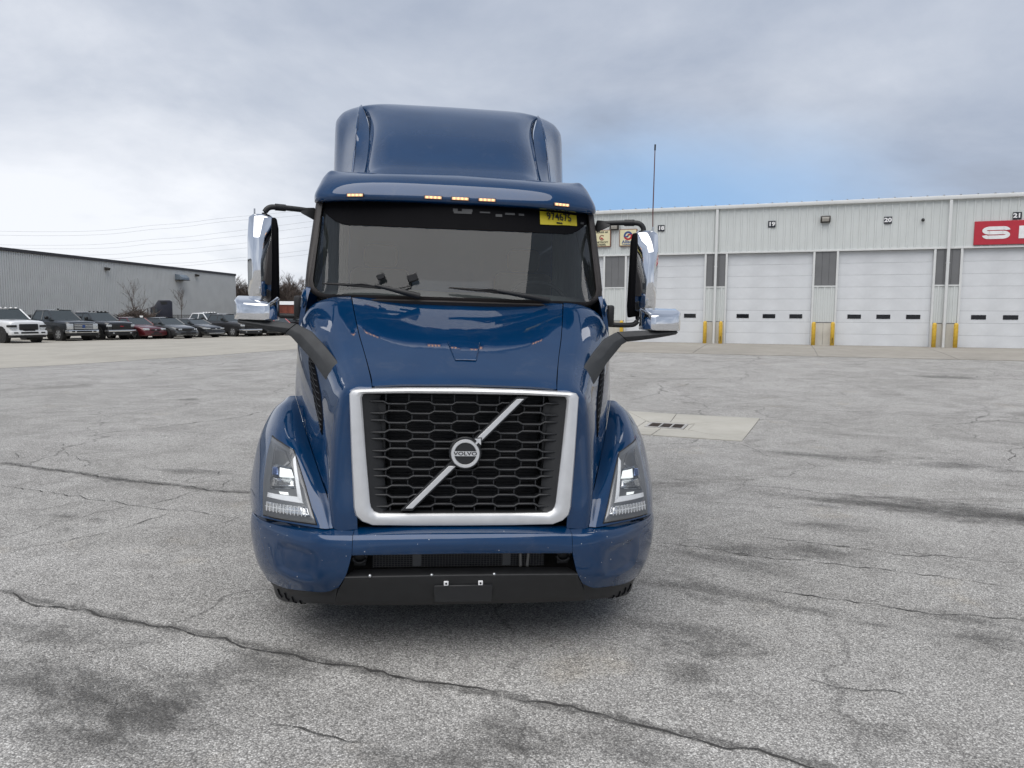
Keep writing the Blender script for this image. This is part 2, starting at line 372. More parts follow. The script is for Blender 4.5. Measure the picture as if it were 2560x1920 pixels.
sheet('grass_verge', M['verge'], ([(-4, 115), (0, 80), (2, 62)], [(120, 190), (130, 120), (60, 62)]), 20, 12, .012)
# concrete drain pad with its inlet
inl = [(3.80, 9.26), (4.58, 8.91), (4.21, 8.23), (3.43, 8.58)]
pad = [(3.79, 10.52), (6.01, 9.37), (4.66, 7.10), (2.44, 8.25)]
dp = empty('drain_pad', (4.0, 8.75, 0)); tag(dp, kind='structure')
def slab_poly(poly, name, m, par, z0=-.03, z1=.016, inset=.010):
    c = Vector((sum(p[0] for p in poly) / len(poly), sum(p[1] for p in poly) / len(poly), 0)); P = []
    for p in poly:
        q = Vector((*p, 0)); q = q + (c - q).normalized() * inset; P.append((q.x, q.y, gz(q.x, q.y) + z0))
    b = MB().prism(P, (0, 0, z1 - z0)); o = b.build(name, m, par, bevel=.004, seg=1); o.location = -par.location; return o
mf = ((pad[0][0] + pad[1][0]) / 2 - .25, (pad[0][1] + pad[1][1]) / 2 + .13); mfi = (4.19, 9.085); mni = (3.80, 8.415); mn = (3.42, 7.74)
for poly in ([pad[0], mf, mfi, inl[0]], [mf, pad[1], inl[1], mfi], [pad[1], pad[2], inl[2], inl[1]], [pad[2], mn, mni, inl[2]], [mn, pad[3], inl[3], mni], [pad[3], pad[0], inl[0], inl[3]]):
    slab_poly(poly, 'slab', M['pad_concrete'], dp)
inn = [(3.82, 9.07), (4.42, 8.80), (4.15, 8.30), (3.55, 8.57)]
for i in range(4):
    j = (i + 1) % 4; slab_poly([inl[i], inl[j], inn[j], inn[i]], 'inlet_kerb', M['pad_concrete'], dp, z1=.013, inset=.026)
gr = empty('drain_grate', (4.0, 8.68, gz(4, 8.68))); tag(gr, 'rusty rectangular drain grate set in the pale concrete pad', 'drain grate')
gp = [Vector((*p, 0)) for p in inn]
b = MB().prism([(p.x, p.y, gz(p.x, p.y) + .004) for p in gp], (0, 0, .003)); o = b.build('pit_shade', M['pit_shade'], gr); o.location = -gr.location  # near-black plate standing in for the shaded depth under the grate
def gpt(u, v, z): 
    p = gp[0].lerp(gp[1], u).lerp(gp[3].lerp(gp[2], u), v); return Vector((p.x, p.y, gz(p.x, p.y) + z))
def gbar(name, u0, u1, v0, v1, m, z=.012):
    b = MB().prism([gpt(u0, v0, z), gpt(u1, v0, z), gpt(u1, v1, z), gpt(u0, v1, z)], (0, 0, .012)); o = b.build(name, m, gr); o.location = -gr.location
for a in ((.0, .07, 0, 1), (.93, 1., 0, 1), (.07, .93, 0, .1), (.07, .93, .9, 1), (.335, .375, .1, .9), (.625, .665, .1, .9)): gbar('grate_frame', *a, mat('galvanised', (.42, .41, .39), .6, .3, var=.25, vscale=20) if 'galv' not in M else M['galv'])
for k in range(24):
    u = .085 + k * .0352
    if .32 < u < .38 or .61 < u < .67: continue
    gbar('grate_bar', u, u + .013, .1, .9, M['steel_dark'], .010)
# ------------------------------------------------------------------ cracks in the paving, as jagged ribbons
def ribbon(pts, w0, jag=.5, step=.06):
    pts = [Vector((*p, 0)) for p in pts]; P = []
    for a, c in zip(pts, pts[1:]):
        n = max(1, int((c - a).length / step))
        for k in range(n): P.append(a.lerp(c, k / n))
    P.append(pts[-1]); v = []; off = 0.
    for i, p in enumerate(P):
        d = (P[min(i + 1, len(P) - 1)] - P[max(i - 1, 0)]).normalized(); nrm = Vector((-d.y, d.x, 0))
        off = off * .75 + random.uniform(-1, 1) * step * .5; taper = min(1, (i + .3) / 4, (len(P) - i - .7) / 4)
        w = w0 * taper * random.choice((.35, .6, .8, 1., 1.35)) * .5
        for sgn in (1, -1):
            q = p + nrm * (off + sgn * w * random.uniform(.6, 1.3)); v.append((q.x, q.y, gz(q.x, q.y) + .005))
    return v, [(2 * i, 2 * i + 1, 2 * i + 3, 2 * i + 2) for i in range(len(P) - 1)]
WIDE = [[(-2.83,1.16),(-2.45,0.93),(-2.13,0.78),(-1.83,0.60),(-1.51,0.47),(-1.23,0.32),(-0.96,0.18),(-0.70,0.05),(-0.46,-0.07),(-0.23,-0.19),(-0.01,-0.28),(0.22,-0.37)], [(0.22,-0.37),(0.42,-0.47),(0.62,-0.56),(0.80,-0.67),(0.97,-0.76),(1.14,-0.85),(1.30,-0.94),(1.42,-1.01),(1.49,-1.06)], [(-5.08,5.42),(-4.74,5.22),(-4.34,4.95),(-3.96,4.78),(-3.43,4.39),(-2.87,4.17),(-2.29,3.84),(-1.89,3.75)]]
MEDIUM = [[(-4.45,4.23),(-3.98,3.92),(-3.49,3.66),(-3.02,3.42),(-2.73,3.26),(-2.30,3.07),(-1.94,2.87),(-1.87,2.78)],
 [(-3.21,1.87),(-3.08,2.05),(-2.87,2.25),(-2.70,2.41),(-2.58,2.58),(-2.47,2.80),(-2.33,3.05)],
 [(1.70,-0.24),(1.85,-0.36),(2.01,-0.40),(2.19,-0.50)],
 [(2.04,0.93),(2.37,0.83),(2.72,0.61),(3.19,0.39),(3.46,0.31),(3.67,0.22)],
 [(2.11,1.76),(2.74,1.50),(3.29,1.20),(3.67,0.98),(3.91,0.83)],
 [(5.32,8.11),(6.76,7.39),(7.82,6.71),(8.59,6.16),(8.91,5.91)],
 [(2.46,4.60),(3.07,4.25),(3.68,3.97),(4.05,3.68),(4.68,3.38),(5.69,2.85),(5.93,2.71)],
 [(6.25,5.86),(6.59,5.26),(6.89,4.84),(7.08,4.44),(7.23,4.11)],
 [(8.45,6.24),(8.37,5.95),(7.99,5.74),(7.79,5.43),(7.38,5.05),(7.44,4.85)],
 [(2.57,2.15),(3.05,1.90),(3.52,1.65),(4.11,1.43)],
 [(-0.93,-0.48),(-0.72,-0.59),(-0.41,-0.72)],
 [(1.67,2.08),(2.09,1.82),(2.43,1.58)],
 [(-2.73,3.26),(-2.52,3.56),(-2.29,3.84)]]
FINE = [[(-2.02,2.49),(-1.86,2.72),(-1.69,2.87)],
 [(-5.34,7.26),(-4.88,7.44),(-4.65,7.86),(-4.33,8.22),(-3.98,8.63),(-3.58,9.10),(-3.25,9.71),(-3.05,10.39)],
 [(-6.16,7.46),(-5.86,7.52),(-5.34,7.26)],
 [(-4.27,8.04),(-3.40,7.59),(-2.52,7.07)],
 [(-4.53,5.86),(-4.04,5.38),(-4.05,4.97)],
 [(-5.08,6.94),(-4.94,6.59),(-5.05,6.29),(-4.63,6.06),(-4.53,5.76)],
 [(-5.27,6.11),(-5.07,5.72),(-5.06,5.46)],
 [(-2.70,4.07),(-2.66,4.47),(-2.48,4.54),(-2.38,4.95),(-2.19,5.23)],
 [(-2.28,3.87),(-2.23,4.12),(-2.27,4.39)],
 [(-3.75,2.96),(-3.48,3.25),(-3.29,3.57)],
 [(5.12,12.53),(5.28,11.79),(5.72,11.33),(7.21,10.69),(7.69,10.16),(8.74,9.42),(10.60,8.47),(11.06,8.22)],
 [(2.81,5.81),(3.48,5.71)],
 [(9.57,8.34),(8.69,7.91),(8.48,7.09),(8.17,6.55)],
 [(6.85,15.15),(6.37,14.49),(5.70,14.06),(5.22,13.13),(4.70,12.41),(4.17,12.14)],
 [(9.34,17.48),(8.97,16.40),(8.45,15.66),(8.10,14.93)],
 [(8.86,14.23),(9.09,13.48),(9.30,12.46)],
 [(9.09,13.31),(8.62,12.59),(7.78,11.99)],
 [(2.50,3.46),(3.03,3.22),(3.46,2.95)],
 [(5.47,16.91),(6.91,17.24),(8.54,17.88),(10.13,19.12),(11.22,20.68),(12.36,23.92)],
 [(8.97,17.55),(11.39,17.80),(14.30,18.64),(16.44,20.29),(17.90,22.53)]]
for w, lst in ((.013, WIDE), (.009, MEDIUM), (.0075, FINE)):
    for pts in lst:
        far = max(p[1] for p in pts) > 9
        b = MB().add(*ribbon(pts, w * (1.9 if far else 1.), step=.10 if far else .05)); tag(b.build('pavement_crack', M['crack'], fix=False), kind='structure')
def band_mat():
    m, t, b = nodes_of('crack_band'); co = t.nodes.new('ShaderNodeTexCoord').outputs['Object']; at = t.nodes.new('ShaderNodeAttribute'); at.attribute_name = 'across'
    ed = op(t, 'SUBTRACT', 1., op(t, 'ABSOLUTE', at.outputs['Fac']))
    f = op(t, 'MULTIPLY', mrange(t, op(t, 'ADD', op(t, 'MULTIPLY', ed, 1.1), op(t, 'MULTIPLY', op(t, 'SUBTRACT', noise(t, co, 8, 8, .75, .8), .5), 3.2)), .25, 1.0, 0., 1., True), mrange(t, noise(t, co, 55, 3, .6), .3, .6, .35, 1.))
    b.inputs['Base Color'].default_value = (.07, .068, .065, 1); b.inputs['Roughness'].default_value = .9; t.links.new(op(t, 'MULTIPLY', f, .46), b.inputs['Alpha']); return m
M['band'] = band_mat()
def band(pts, w):
    P = cat1([(*p, 0) for p in pts], 6); v = []; ac = []
    for i, p in enumerate(P):
        d = (P[min(i + 1, len(P) - 1)] - P[max(i - 1, 0)]).normalized(); nrm = Vector((-d.y, d.x, 0))
        for a in (-1, -.5, 0, .5, 1): q = p + nrm * a * w; v.append((q.x, q.y, gz(q.x, q.y) + .0065)); ac.append(a)
    o = MB().add(v, [(5 * i + k, 5 * i + k + 1, 5 * i + k + 6, 5 * i + k + 5) for i in range(len(P) - 1) for k in range(4)]).build('pavement_stain', M['band'], fix=False); tag(o, kind='structure')
    a_ = o.data.attributes.new('across', 'FLOAT', 'POINT')
    for i, x in enumerate(ac): a_.data[i].value = x
for pts in WIDE[:2]: band(pts, .065)
band(WIDE[2], .10)
# worn dark smudges beside the cracks: soft edged stains
def stain_mat():
    m, t, b = nodes_of('stain'); co = t.nodes.new('ShaderNodeTexCoord')
    ln = t.nodes.new('ShaderNodeVectorMath'); ln.operation = 'LENGTH'; t.links.new(co.outputs['Object'], ln.inputs[0])
    oi = t.nodes.new('ShaderNodeObjectInfo'); ad = t.nodes.new('ShaderNodeVectorMath'); ad.operation = 'ADD'; t.links.new(co.outputs['Object'], ad.inputs[0])
    cm = t.nodes.new('ShaderNodeCombineXYZ'); t.links.new(op(t, 'MULTIPLY', oi.outputs['Random'], 50.), cm.inputs[0]); t.links.new(cm.outputs[0], ad.inputs[1])
    n = noise(t, ad.outputs[0], 2.2, 8, .72, .6); n2 = noise(t, co.outputs['Object'], 42, 3, .75)
    f = op(t, 'SUBTRACT', op(t, 'ADD', op(t, 'MULTIPLY', n, 2.6), -.62), ln.outputs['Value']); f = mrange(t, f, -.05, .75, 0., 1., True)
    f = op(t, 'MULTIPLY', f, mrange(t, n2,   .36, .60, .12, 1.)); b.inputs['Base Color'].default_value = (.075, .073, .07, 1); b.inputs['Roughness'].default_value = .85
    t.links.new(op(t, 'MULTIPLY', f, .54), b.inputs['Alpha']); return m
M['stain'] = stain_mat()
STAINS = [(-3.25, 2.93, .22, .10), (-2.93, 2.78, .13, .06), (-3.04, 2.48, .12, .08), (-2.79, 4.80, .65, .22), (-3.38, 4.39, .35, .2), (-5.02, 12.21, .4, .25),
 (4.86, 6.06, .7, .3), (5.42, 5.65, .7, .35), (6.6, 4.95, 1.0, .45), (4.48, 3.09, 1.3, .45), (5.3, 2.5, 1.2, .5), (3.41, 2.38, .5, .22), (13.93, 14.8, 1.4, .5), (2.24, 1.82, .5, .22),
 (-1.22, -.12, .42, .2), (-1.48, -.54, .55, .3), (-2.18, .48, .6, .22), (-2.05, -.02, .55, .3), (-1.35, -.37, .5, .25), (1.42, .07, .3, .2), (1.17, -.18, .3, .26), (2.22, .55, .3, .12),
 (2.5, .32, .22, .06), (3.02, .08, .35, .16), (3.11, .38, .35, .13), (2.1, 1.5, .7, .25), (2.9, 1.7, .6, .25), (5.0, 2.85, 1.3, .4), (5.6, 2.4, 1.2, .45), (4.3, 3.2, .9, .3), (1.35, .25, .5, .3), (1.7, .9, .6, .25), (-1.7, -.3, .7, .35), (-1.0, .05, .45, .2), (.2, -.7, .3, .15), (.7, -.85, .35, .16), (-.1, -.85, .4, .2)]
for x, y, a, c in STAINS:
    a, c = a * 1.35, c * 1.35
    n = 16; b = MB(); ang = random.uniform(-.7, -.3); ca, sa = math.cos(ang), math.sin(ang); v = [(0, 0, 0)]; 
    for rr in (.5, 1.):
        for k in range(n): v.append((math.cos(k * 2 * math.pi / n) * rr, math.sin(k * 2 * math.pi / n) * rr, 0))
    loc = Vector((x, y, gz(x, y))); wv = []
    for p in v:
        X = p[0] * a * ca - p[1] * c * sa; Y = p[0] * a * sa + p[1] * c * ca
        wv.append((p[0], p[1], gz(x + X, y + Y) + .0085 - loc.z))
    b.add(wv, [(0, 1 + k, 1 + (k + 1) % n) for k in range(n)] + [(1 + k, 1 + n + k, 1 + n + (k + 1) % n, 1 + (k + 1) % n) for k in range(n)])
    o = b.build('pavement_stain', M['stain'], fix=False); tag(o, kind='structure'); o.location = loc; o.rotation_euler = (0, 0, ang); o.scale = (a, c, 1)

# loose pale stones scattered on the yard
rnd = random.Random(5); b = MB()
for k in range(260):
    x, y = rnd.uniform(-6, 8), rnd.uniform(-1.6, 9) ** 1.; r = rnd.uniform(.003, .009); z = gz(x, y); n = 6
    P = [(x + math.cos(i * 1.047) * r * rnd.uniform(.7, 1.2), y + math.sin(i * 1.047) * r * rnd.uniform(.7, 1.2), z + .002) for i in range(n)]
    b.loft([P, [(x + (p[0] - x) * .6, y + (p[1] - y) * .6, z + r * .9) for p in P]])
tag(b.build('gravel', mat('pale_stone', (.60, .58, .54), .8, var=.3, vscale=50)), kind='stuff')
# ------------------------------------------------------------------ service building
M['wall_white'] = mat('wall_white', (.60, .625, .61), .45, var=.04, vscale=1.2)
M['door_white'] = concrete_mat('door_white', (.79, .81, .83), .10, .10); M['door_white'].node_tree.nodes['Principled BSDF'].inputs['Roughness'].default_value = .4
M['trim_white'] = mat('trim_white', (.66, .67, .66), .4, var=.04, vscale=3)
M['panel_grey'] = mat('panel_grey', (.155, .157, .16), .45, var=.06, vscale=2)
M['block_cream'] = concrete_mat('block_cream', (.62, .60, .54), .4, .55)
M['roof_metal'] = mat('roof_metal', (.55, .56, .56), .4, .3, var=.08)
M['window_dark'] = mat('window_dark', (.012, .013, .015), .12, var=.3)
M['gasket'] = mat('gasket', (.02, .02, .02), .7)
M['yellow'] = mat('bollard_yellow', (.66, .42, .045), .5, var=.15, vscale=9, bump=.1, bscale=30)
M['black_sign'] = mat('sign_black', (.012, .014, .022), .4)
M['white_print'] = mat('print_white', (.8, .8, .8), .5)
M['sign_red'] = mat('sign_red', (.46, .022, .04), .4, var=.05)
M['cream'] = mat('sign_cream', (.72, .66, .42), .4, var=.04)
M['brown_trim'] = mat('sign_frame', (.22, .10, .07), .5)
M['blue_print'] = mat('print_blue', (.03, .07, .22), .5); M['red_print'] = mat('print_red', (.42, .02, .03), .5); M['black_print'] = mat('print_black', (.015, .015, .015), .5)
M['lamp_dark'] = mat('lamp_dark', (.05, .045, .04), .5, var=.2); M['lamp_glass'] = mat('lamp_glass', (.42, .40, .36), .2)
S0, S1, ZE, Z0, ZH = -9., 34., 6.62, .5, 4.63
BR = math.atan2(DY, DX)
sb = empty('service_building', fb(0, 0, 0), BR); tag(sb, 'long white ribbed metal service building with numbered overhead doors', 'building')
# in the building's own frame: x along the front, -y out of the front, z up
def bb(*boxes):
    b = MB()
    for a, c in boxes: b.box(a, c)
    return b
bb(((S0, .0, Z0 - .3), (S1, 22, Z0 + .02))).build('floor', M['apron_concrete'], sb)
b = MB().add([(S0, .05, ZE - .1), (S1, .05, ZE - .1), (S1, 11, ZE + .7), (S0, 11, ZE + .7), (S1, 22, ZE - .1), (S0, 22, ZE - .1), (S0, .05, ZE - .22), (S1, .05, ZE - .22), (S1, 11, ZE + .58), (S0, 11, ZE + .58), (S1, 22, ZE - .22), (S0, 22, ZE - .22)],
    [(0, 1, 2, 3), (3, 2, 4, 5), (6, 9, 8, 7), (9, 11, 10, 8), (0, 6, 7, 1), (5, 4, 10, 11), (0, 3, 9, 6), (3, 5, 11, 9), (1, 7, 8, 2), (2, 8, 10, 4)])
b.build('roof', M['roof_metal'], sb)
bb(((S0, 21.8, Z0), (S1, 22, ZE - .25)), ((S0, .3, Z0), (S0 + .2, 21.8, ZE - .25)), ((S1 - .2, .3, Z0), (S1, 21.8, ZE - .25))).build('wall', M['wall_white'], sb)
bb(((S0 + .2, .34, Z0), (S1 - .2, .4, ZE - .3))).build('backing', M['gasket'], sb)
gut = bb(((S0 - .05, -.17, ZE - .02), (S1 + .05, .04, ZE + .14))).build('gutter', M['trim_white'], sb, bevel=.02)
x = S0 + .2
knob = MB().prism([(-.035, 0, 0), (.035, 0, 0), (.02, 0, .05), (-.02, 0, .05)], (0, .3, 0)).mesh('roof_seam'); knob.materials.append(M['panel_grey'])
while x < S1:
    o = link(bpy.data.objects.new('roof_seam', knob), gut); o.location = (x, -.05, ZE + .141); x += .61
# ribbed wall panels, .914 m wide with three ribs each
def ribbed(w, h, nrib, m, name):
    prof = [(0, 0)]; p = w / nrib
    for k in range(nrib):
        c = (k + .5) * p; prof += [(c - .052, 0), (c - .026, -.034), (c + .026, -.034), (c + .052, 0)]
    prof.append((w, 0))
    b = MB(); n = len(prof)
    b.add([(x, y, 0) for x, y in prof] + [(x, y, h) for x, y in prof], [(i, i + 1, n + i + 1, n + i) for i in range(n - 1)])
    b.add([(0, .02, 0), (w, .02, 0), (w, .02, h), (0, .02, h)], [(0, 3, 2, 1)])
    me = b.mesh(name); me.materials.append(m); return me
HP = ZE - .02 - (ZH + .05)
pm = ribbed(.912, HP, 3, M['wall_white'], 'wall_panel')
x = S0
while x < S1 - .5:
    o = link(bpy.data.objects.new('wall_panel', pm), sb); o.location = (x, .0, ZH + .05); x += .914
bb(((S0, -.05, ZH - .03), (S1, .05, ZH + .048))).build('drip_trim', M['trim_white'], sb, bevel=.008, seg=1)
# bays: overhead doors 3.62 m wide
DOORS = []
k = -9.35
pairs = [(-9.36, -5.73), (-4.72, -1.16), (-.02, 3.59), (4.62, 8.23), (9.27, 12.91), (13.98, 17.60), (18.65, 22.27), (23.3, 26.92), (27.98, 31.6)]
pairs = pairs[1:]
sec_m = {}
for a, c in pairs:
    od = link(bpy.data.objects.new('overhead_door', None), sb); od.location = (a, .16, Z0)
    wd = c - a; nsec = 8; hs = (ZH - .03 - Z0) / nsec
    for i in range(nsec):
        key = round(wd, 2)
        if key not in sec_m:
            bmb = MB().box((0.0, 0, 0.003), (wd, .05, hs - .003))
            me = bmb.mesh('door_panel'); me.materials.append(M['door_white']); sec_m[key] = me
        o = link(bpy.data.objects.new('door_panel', sec_m[key]), od); o.location = (0, 0, i * hs)
    bb(((0, -.012, -.012), (wd, .04, .003))).build('bottom_seal', M['gasket'], od)
    for f in (.20, .515, .83) if abs(wd - 3.6) < .1 else (.2, .5, .8):
        cx = wd * f - .0
        wn = bb(((cx - .27, -.016, 2 * hs + .16), (cx + .27, -.008, 2 * hs + .345))).build('door_window', M['window_dark'], od, bevel=.004, seg=1)
for a, c in pairs:
    bb(((a - .09, -.045, Z0), (a - .004, .2, ZH - .03))).build('door_jamb', M['trim_white'], sb, bevel=.01, seg=1)
    bb(((c + .004, -.045, Z0), (c + .09, .2, ZH - .03))).build('door_jamb', M['trim_white'], sb, bevel=.01, seg=1)
edges = [(S0, pairs[0][0])] + [(p[1], q[0]) for p, q in zip(pairs, pairs[1:])] + [(pairs[-1][1], S1)]
def pieces(a, c, z0, z1, m, name, rib, y=.01):
    n = max(1, round((c - a) / .3)); w = (c - a) / n
    for k in range(n):
        if rib:
            b = MB().box((a + k * w, y, z0), (a + (k + 1) * w - .004, y + .03, z1)); xr = a + (k + .5) * w
            b.prism([(xr - .05, y, z0), (xr - .025, y - .03, z0), (xr + .025, y - .03, z0), (xr + .05, y, z0)], (0, 0, z1 - z0))
        else:
            b = MB().box((a + k * w + .004, y, z0), (a + (k + 1) * w - .004, y + .03, z1))
        b.build(name, m, sb)
for i, (a, c) in enumerate(edges):
    a, c = a + .092, c - .092
    pieces(a, c, 3.13, ZH - .032, M['panel_grey'], 'grey_panel', False)
    pieces(a, c, 1.53, 3.06, M['wall_white'], 'wall_panel', True)
    bb(((a, -.03, 3.065), (c, .04, 3.125))).build('ledge', M['trim_white'], sb)
    n = 2 if c - a > .6 else 1
    for k in range(n):
        w = (c - a) / n; bb(((a + k * w + .004, -.02, Z0 - .2), (a + (k + 1) * w - .004, .06, 1.50))).build('base_block', M['block_cream'], sb, bevel=.006, seg=1)
    bb(((a, -.028, 1.503), (c, .03, 1.527))).build('ledge', M['panel_grey'], sb)
for s in (4.105, 13.42, -5.2 + .25, 22.78, 32.2):
    d = bb(((s - .055, -.16, Z0), (s + .055, -.04, ZE - .03))).build('downspout', M['trim_white'], sb, bevel=.012, seg=1)
    for z in (1.5, 4.0): bb(((s - .07, -.165, z), (s + .07, -.03, z + .03))).build('bracket', M['trim_white'], d)
# bollards
bol = MB().lathe((0, 0, -.25), (0, 0, 1), [(0, .085), (1.2, .085), (1.26, .07), (1.285, .035), (1.29, .001)], 20)
bme = bol.mesh('bollard'); bme.materials.append(M['yellow']); bme.shade_smooth()
bl = [(-.17, 'behind the hood mirror arm, before the cab'), (3.72, 'closing the bay under number 18'), (4.42, 'beside the downspout, opening the bay under number 19'), (8.36, 'closing the bay under number 19'), (9.13, 'opening the bay under number 20'), (13.04, 'closing the bay under number 20'), (13.83, 'beside the downspout, before the last bay under the red sign')]
lab = {-.17: 'yellow bollard at the bay door behind the truck mirror', 3.72: 'yellow bollard where the bay numbered eighteen ends', 4.42: 'yellow bollard where the bay numbered nineteen begins, scuffed near its foot',
       8.36: 'yellow bollard where the bay numbered nineteen ends', 9.13: 'yellow bollard where the bay numbered twenty begins, dark scrape near its foot', 13.04: 'yellow bollard where the bay numbered twenty ends, beside the downspout', 13.83: 'yellow bollard under the red sign, beside the last bay door'}
scr = mat('scrape_dark', (.04, .03, .02), .8)
for s in lab:
    p = fb(s, .28, 0); o = link(bpy.data.objects.new('bollard', bme)); o.location = (p.x, p.y, Z0); tag(o, lab[s], 'bollard', 'yellow bollards at the service bays')
    if s in (4.42, 9.13):
        q = MB().box((-.012, -.0885, .12), (.012, -.083, .36)).box((-.02, -.0885, .2), (-.008, -.082, .3)).build('scrape', scr, o); q.rotation_euler = (0, 0, BR)
for s, w_ in ((18.5, 'first'), (22.4, 'second'), (23.15, 'third'), (27.06, 'fourth')):
    p = fb(s, .28, 0); o = link(bpy.data.objects.new('bollard', bme)); o.location = (p.x, p.y, Z0); tag(o, '%s yellow bollard beyond the bay under the red sign' % w_, 'bollard', 'yellow bollards at the service bays')
# signs on the wall: own things
def on_wall(name, s, z, label, cat, group=None, out=.045):
    p = fb(s, out, z); e = empty(name, p, BR); tag(e, label, cat, group); return e
for s, n, z in ((1.575, '18', 5.845), (6.46, '19', 5.855), (11.11, '20', 5.855), (15.79, '21', 5.855)):
    e = on_wall('number_sign', s, z, 'small black square sign with white number %s on the ribbed wall' % {'18': 'eighteen', '19': 'nineteen', '20': 'twenty', '21': 'twenty-one'}[n], 'sign', 'bay numbers along the wall')
    MB().box((-.155, -.01, -.145), (.155, .012, .145)).build('plate', M['black_sign'], e, bevel=.003, seg=1)
    text_mesh('numeral', n, .235, M['white_print'], e, (0, -.013, -.0), (R(90), 0, 0), 1.22, .010)
e = on_wall('service_sign', 16.9, 5.2, 'large red sign with white block capitals above the last bay', 'sign')
MB().box((-2.59, -.05, -.475), (3.2, .01, .475)).build('panel', M['sign_red'], e, bevel=.01, seg=1)
# block capitals S E (the rest of the word runs out of the picture)
def capS(x, w, h):
    o = []
    for t in range(15):
        a = R(20) + t / 14 * R(160 + 0); o.append((math.cos(a), math.sin(a)))
    b = MB(); th = h * .285
    def arc(cx, cz, rx, rz, a0, a1, n=12):
        ri = []
        for k in range(n + 1):
            a = R(a0 + (a1 - a0) * k / n); ri.append((Vector((cx + math.cos(a) * rx, -.064, cz + math.sin(a) * rz)), Vector((cx + math.cos(a) * max(.02, rx - th * 1.1), -.064, cz + math.sin(a) * max(.02, rz - th)))))
        for (p, q), (p2, q2) in zip(ri, ri[1:]): b.prism([p, p2, q2, q], (0, .012, 0))
    hw = w / 2; r = h / 4 + th / 2
    b.box((x - hw * .45, -.064, h / 2 - th), (x + hw * .55, -.052, h / 2)); b.box((x - hw * .5, -.064, -th / 2), (x + hw * .5, -.052, th / 2)); b.box((x - hw * .55, -.064, -h / 2), (x + hw * .45, -.052, -h / 2 + th))
    arc(x - hw * .45, h / 4 - th / 4, hw * .55, r - th / 4, 90, 270); arc(x + hw * .45, -h / 4 + th / 4, hw * .55, r - th / 4, 90, -90)
    arc(x + hw * .52, h / 4 - th / 4, hw * .48, r - th / 4, 90, 8); arc(x - hw * .52, -h / 4 + th / 4, hw * .48, r - th / 4, -90, -172)
    return b
capS(-1.82, .98, .50).build('letter', M['white_print'], e)
b = MB(); b.box((-1.03, -.064, -.25), (-.75, -.052, .25))
for z in (-.25, -.06, .13): b.box((-.75, -.064, z), (-.16, -.052, z + .12))
b.build('letter', M['white_print'], e)
text_mesh('lettering', 'RVICE', .62, M['white_print'], e, (1.5, -.056, 0), (R(90), 0, 0), 1.15, .012)
def maker_sign(s, label):
    e = on_wall('maker_sign', s, 5.45, label, 'sign'); 
    MB().box((-.42, -.09, -.40), (.42, .03, .40)).build('frame', M['brown_trim'], e, bevel=.012, seg=1)
    MB().box((-.385, -.096, -.365), (.385, -.088, .365)).build('panel', M['cream'], e); return e
def ringpiece(b, cx, cz, r0, r1, a0, a1, y=-.1, n=14):
    P = [(cx + math.cos(R(a0 + (a1 - a0) * k / n)) * r1, y, cz + math.sin(R(a0 + (a1 - a0) * k / n)) * r1) for k in range(n + 1)]; Q = [(cx + math.cos(R(a0 + (a1 - a0) * k / n)) * r0, y, cz + math.sin(R(a0 + (a1 - a0) * k / n)) * r0) for k in range(n + 1)]
    for k in range(n): b.prism([P[k], P[k + 1], Q[k + 1], Q[k]], (0, .006, 0))
    return b
e = maker_sign(.04, 'cream sign with a round blue and red swirl emblem half behind the mirror')
ringpiece(ringpiece(MB(), 0, .09, .12, .21, 20, 200), -.05, .09, .0, .085, 200, 380).build('emblem', M['blue_print'], e)
ringpiece(ringpiece(MB(), 0, .09, .12, .21, 200, 380), .05, .09, .0, .085, 20, 200).build('emblem', M['red_print'], e)
text_mesh('lettering', 'Allison', .2, M['blue_print'], e, (0, -.098, -.2), (R(90), 0, 0), 1.05, .006); text_mesh('lettering', 'Transmission', .095, M['blue_print'], e, (0, -.098, -.315), (R(90), 0, 0), 1.1, .003)
e = maker_sign(-1.22, 'cream sign with a round brown emblem, beside the cab windshield post')
ringpiece(MB(), 0, .03, .085, .135, 40, 320).build('emblem', M['brown_trim'], e); ringpiece(MB(), 0, .03, .0, .07, 160, 340).build('emblem', M['red_print'], e)
text_mesh('lettering', 'SERIES 60', .115, M['black_print'], e, (0, -.098, .285), (R(90), 0, 0), 1.25, .004); text_mesh('lettering', 'DETROIT', .115, M['black_print'], e, (0, -.098, -.19), (R(90), 0, 0), 1.25, .004); text_mesh('lettering', 'DIESEL', .115, M['black_print'], e, (0, -.098, -.305), (R(90), 0, 0), 1.25, .004)
def wall_lamp(s, z, label):
    e = on_wall('wall_lamp', s, z, label, 'wall lamp', 'wall lamps on the service building')
    b = MB().prism([(-.2, 0, -.15), (-.2, -.16, -.12), (-.2, -.22, .02), (-.2, -.2, .13), (-.2, 0, .15)], (.4, 0, 0)); b.build('housing', M['lamp_dark'], e, bevel=.012, seg=1)
    MB().prism([(-.14, -.172, -.1), (-.14, -.224, .02), (-.14, -.216, .07), (-.14, -.16, -.1)], (.28, 0, 0)).build('lens', M['lamp_glass'], e)
wall_lamp(8.66, 5.98, 'brown wall lamp between the numbers 19 and 20'); wall_lamp(-.62, 5.97, 'brown wall lamp just over the mirror arm, between two cream signs')
e = on_wall('security_camera', 12.42, 5.83, 'tiny dark camera dome on the wall past number 20', 'camera'); MB().cyl((0, -.03, 0), .05, (0, 1, 0), .06).build('mount', M['lamp_dark'], e); MB().lathe((0, -.06, -.02), (0, -1, -.3), [(0, .07), (.05, .06), (.08, .03), (.09, .001)], 14).build('dome', M['window_dark'], e, smooth=60)
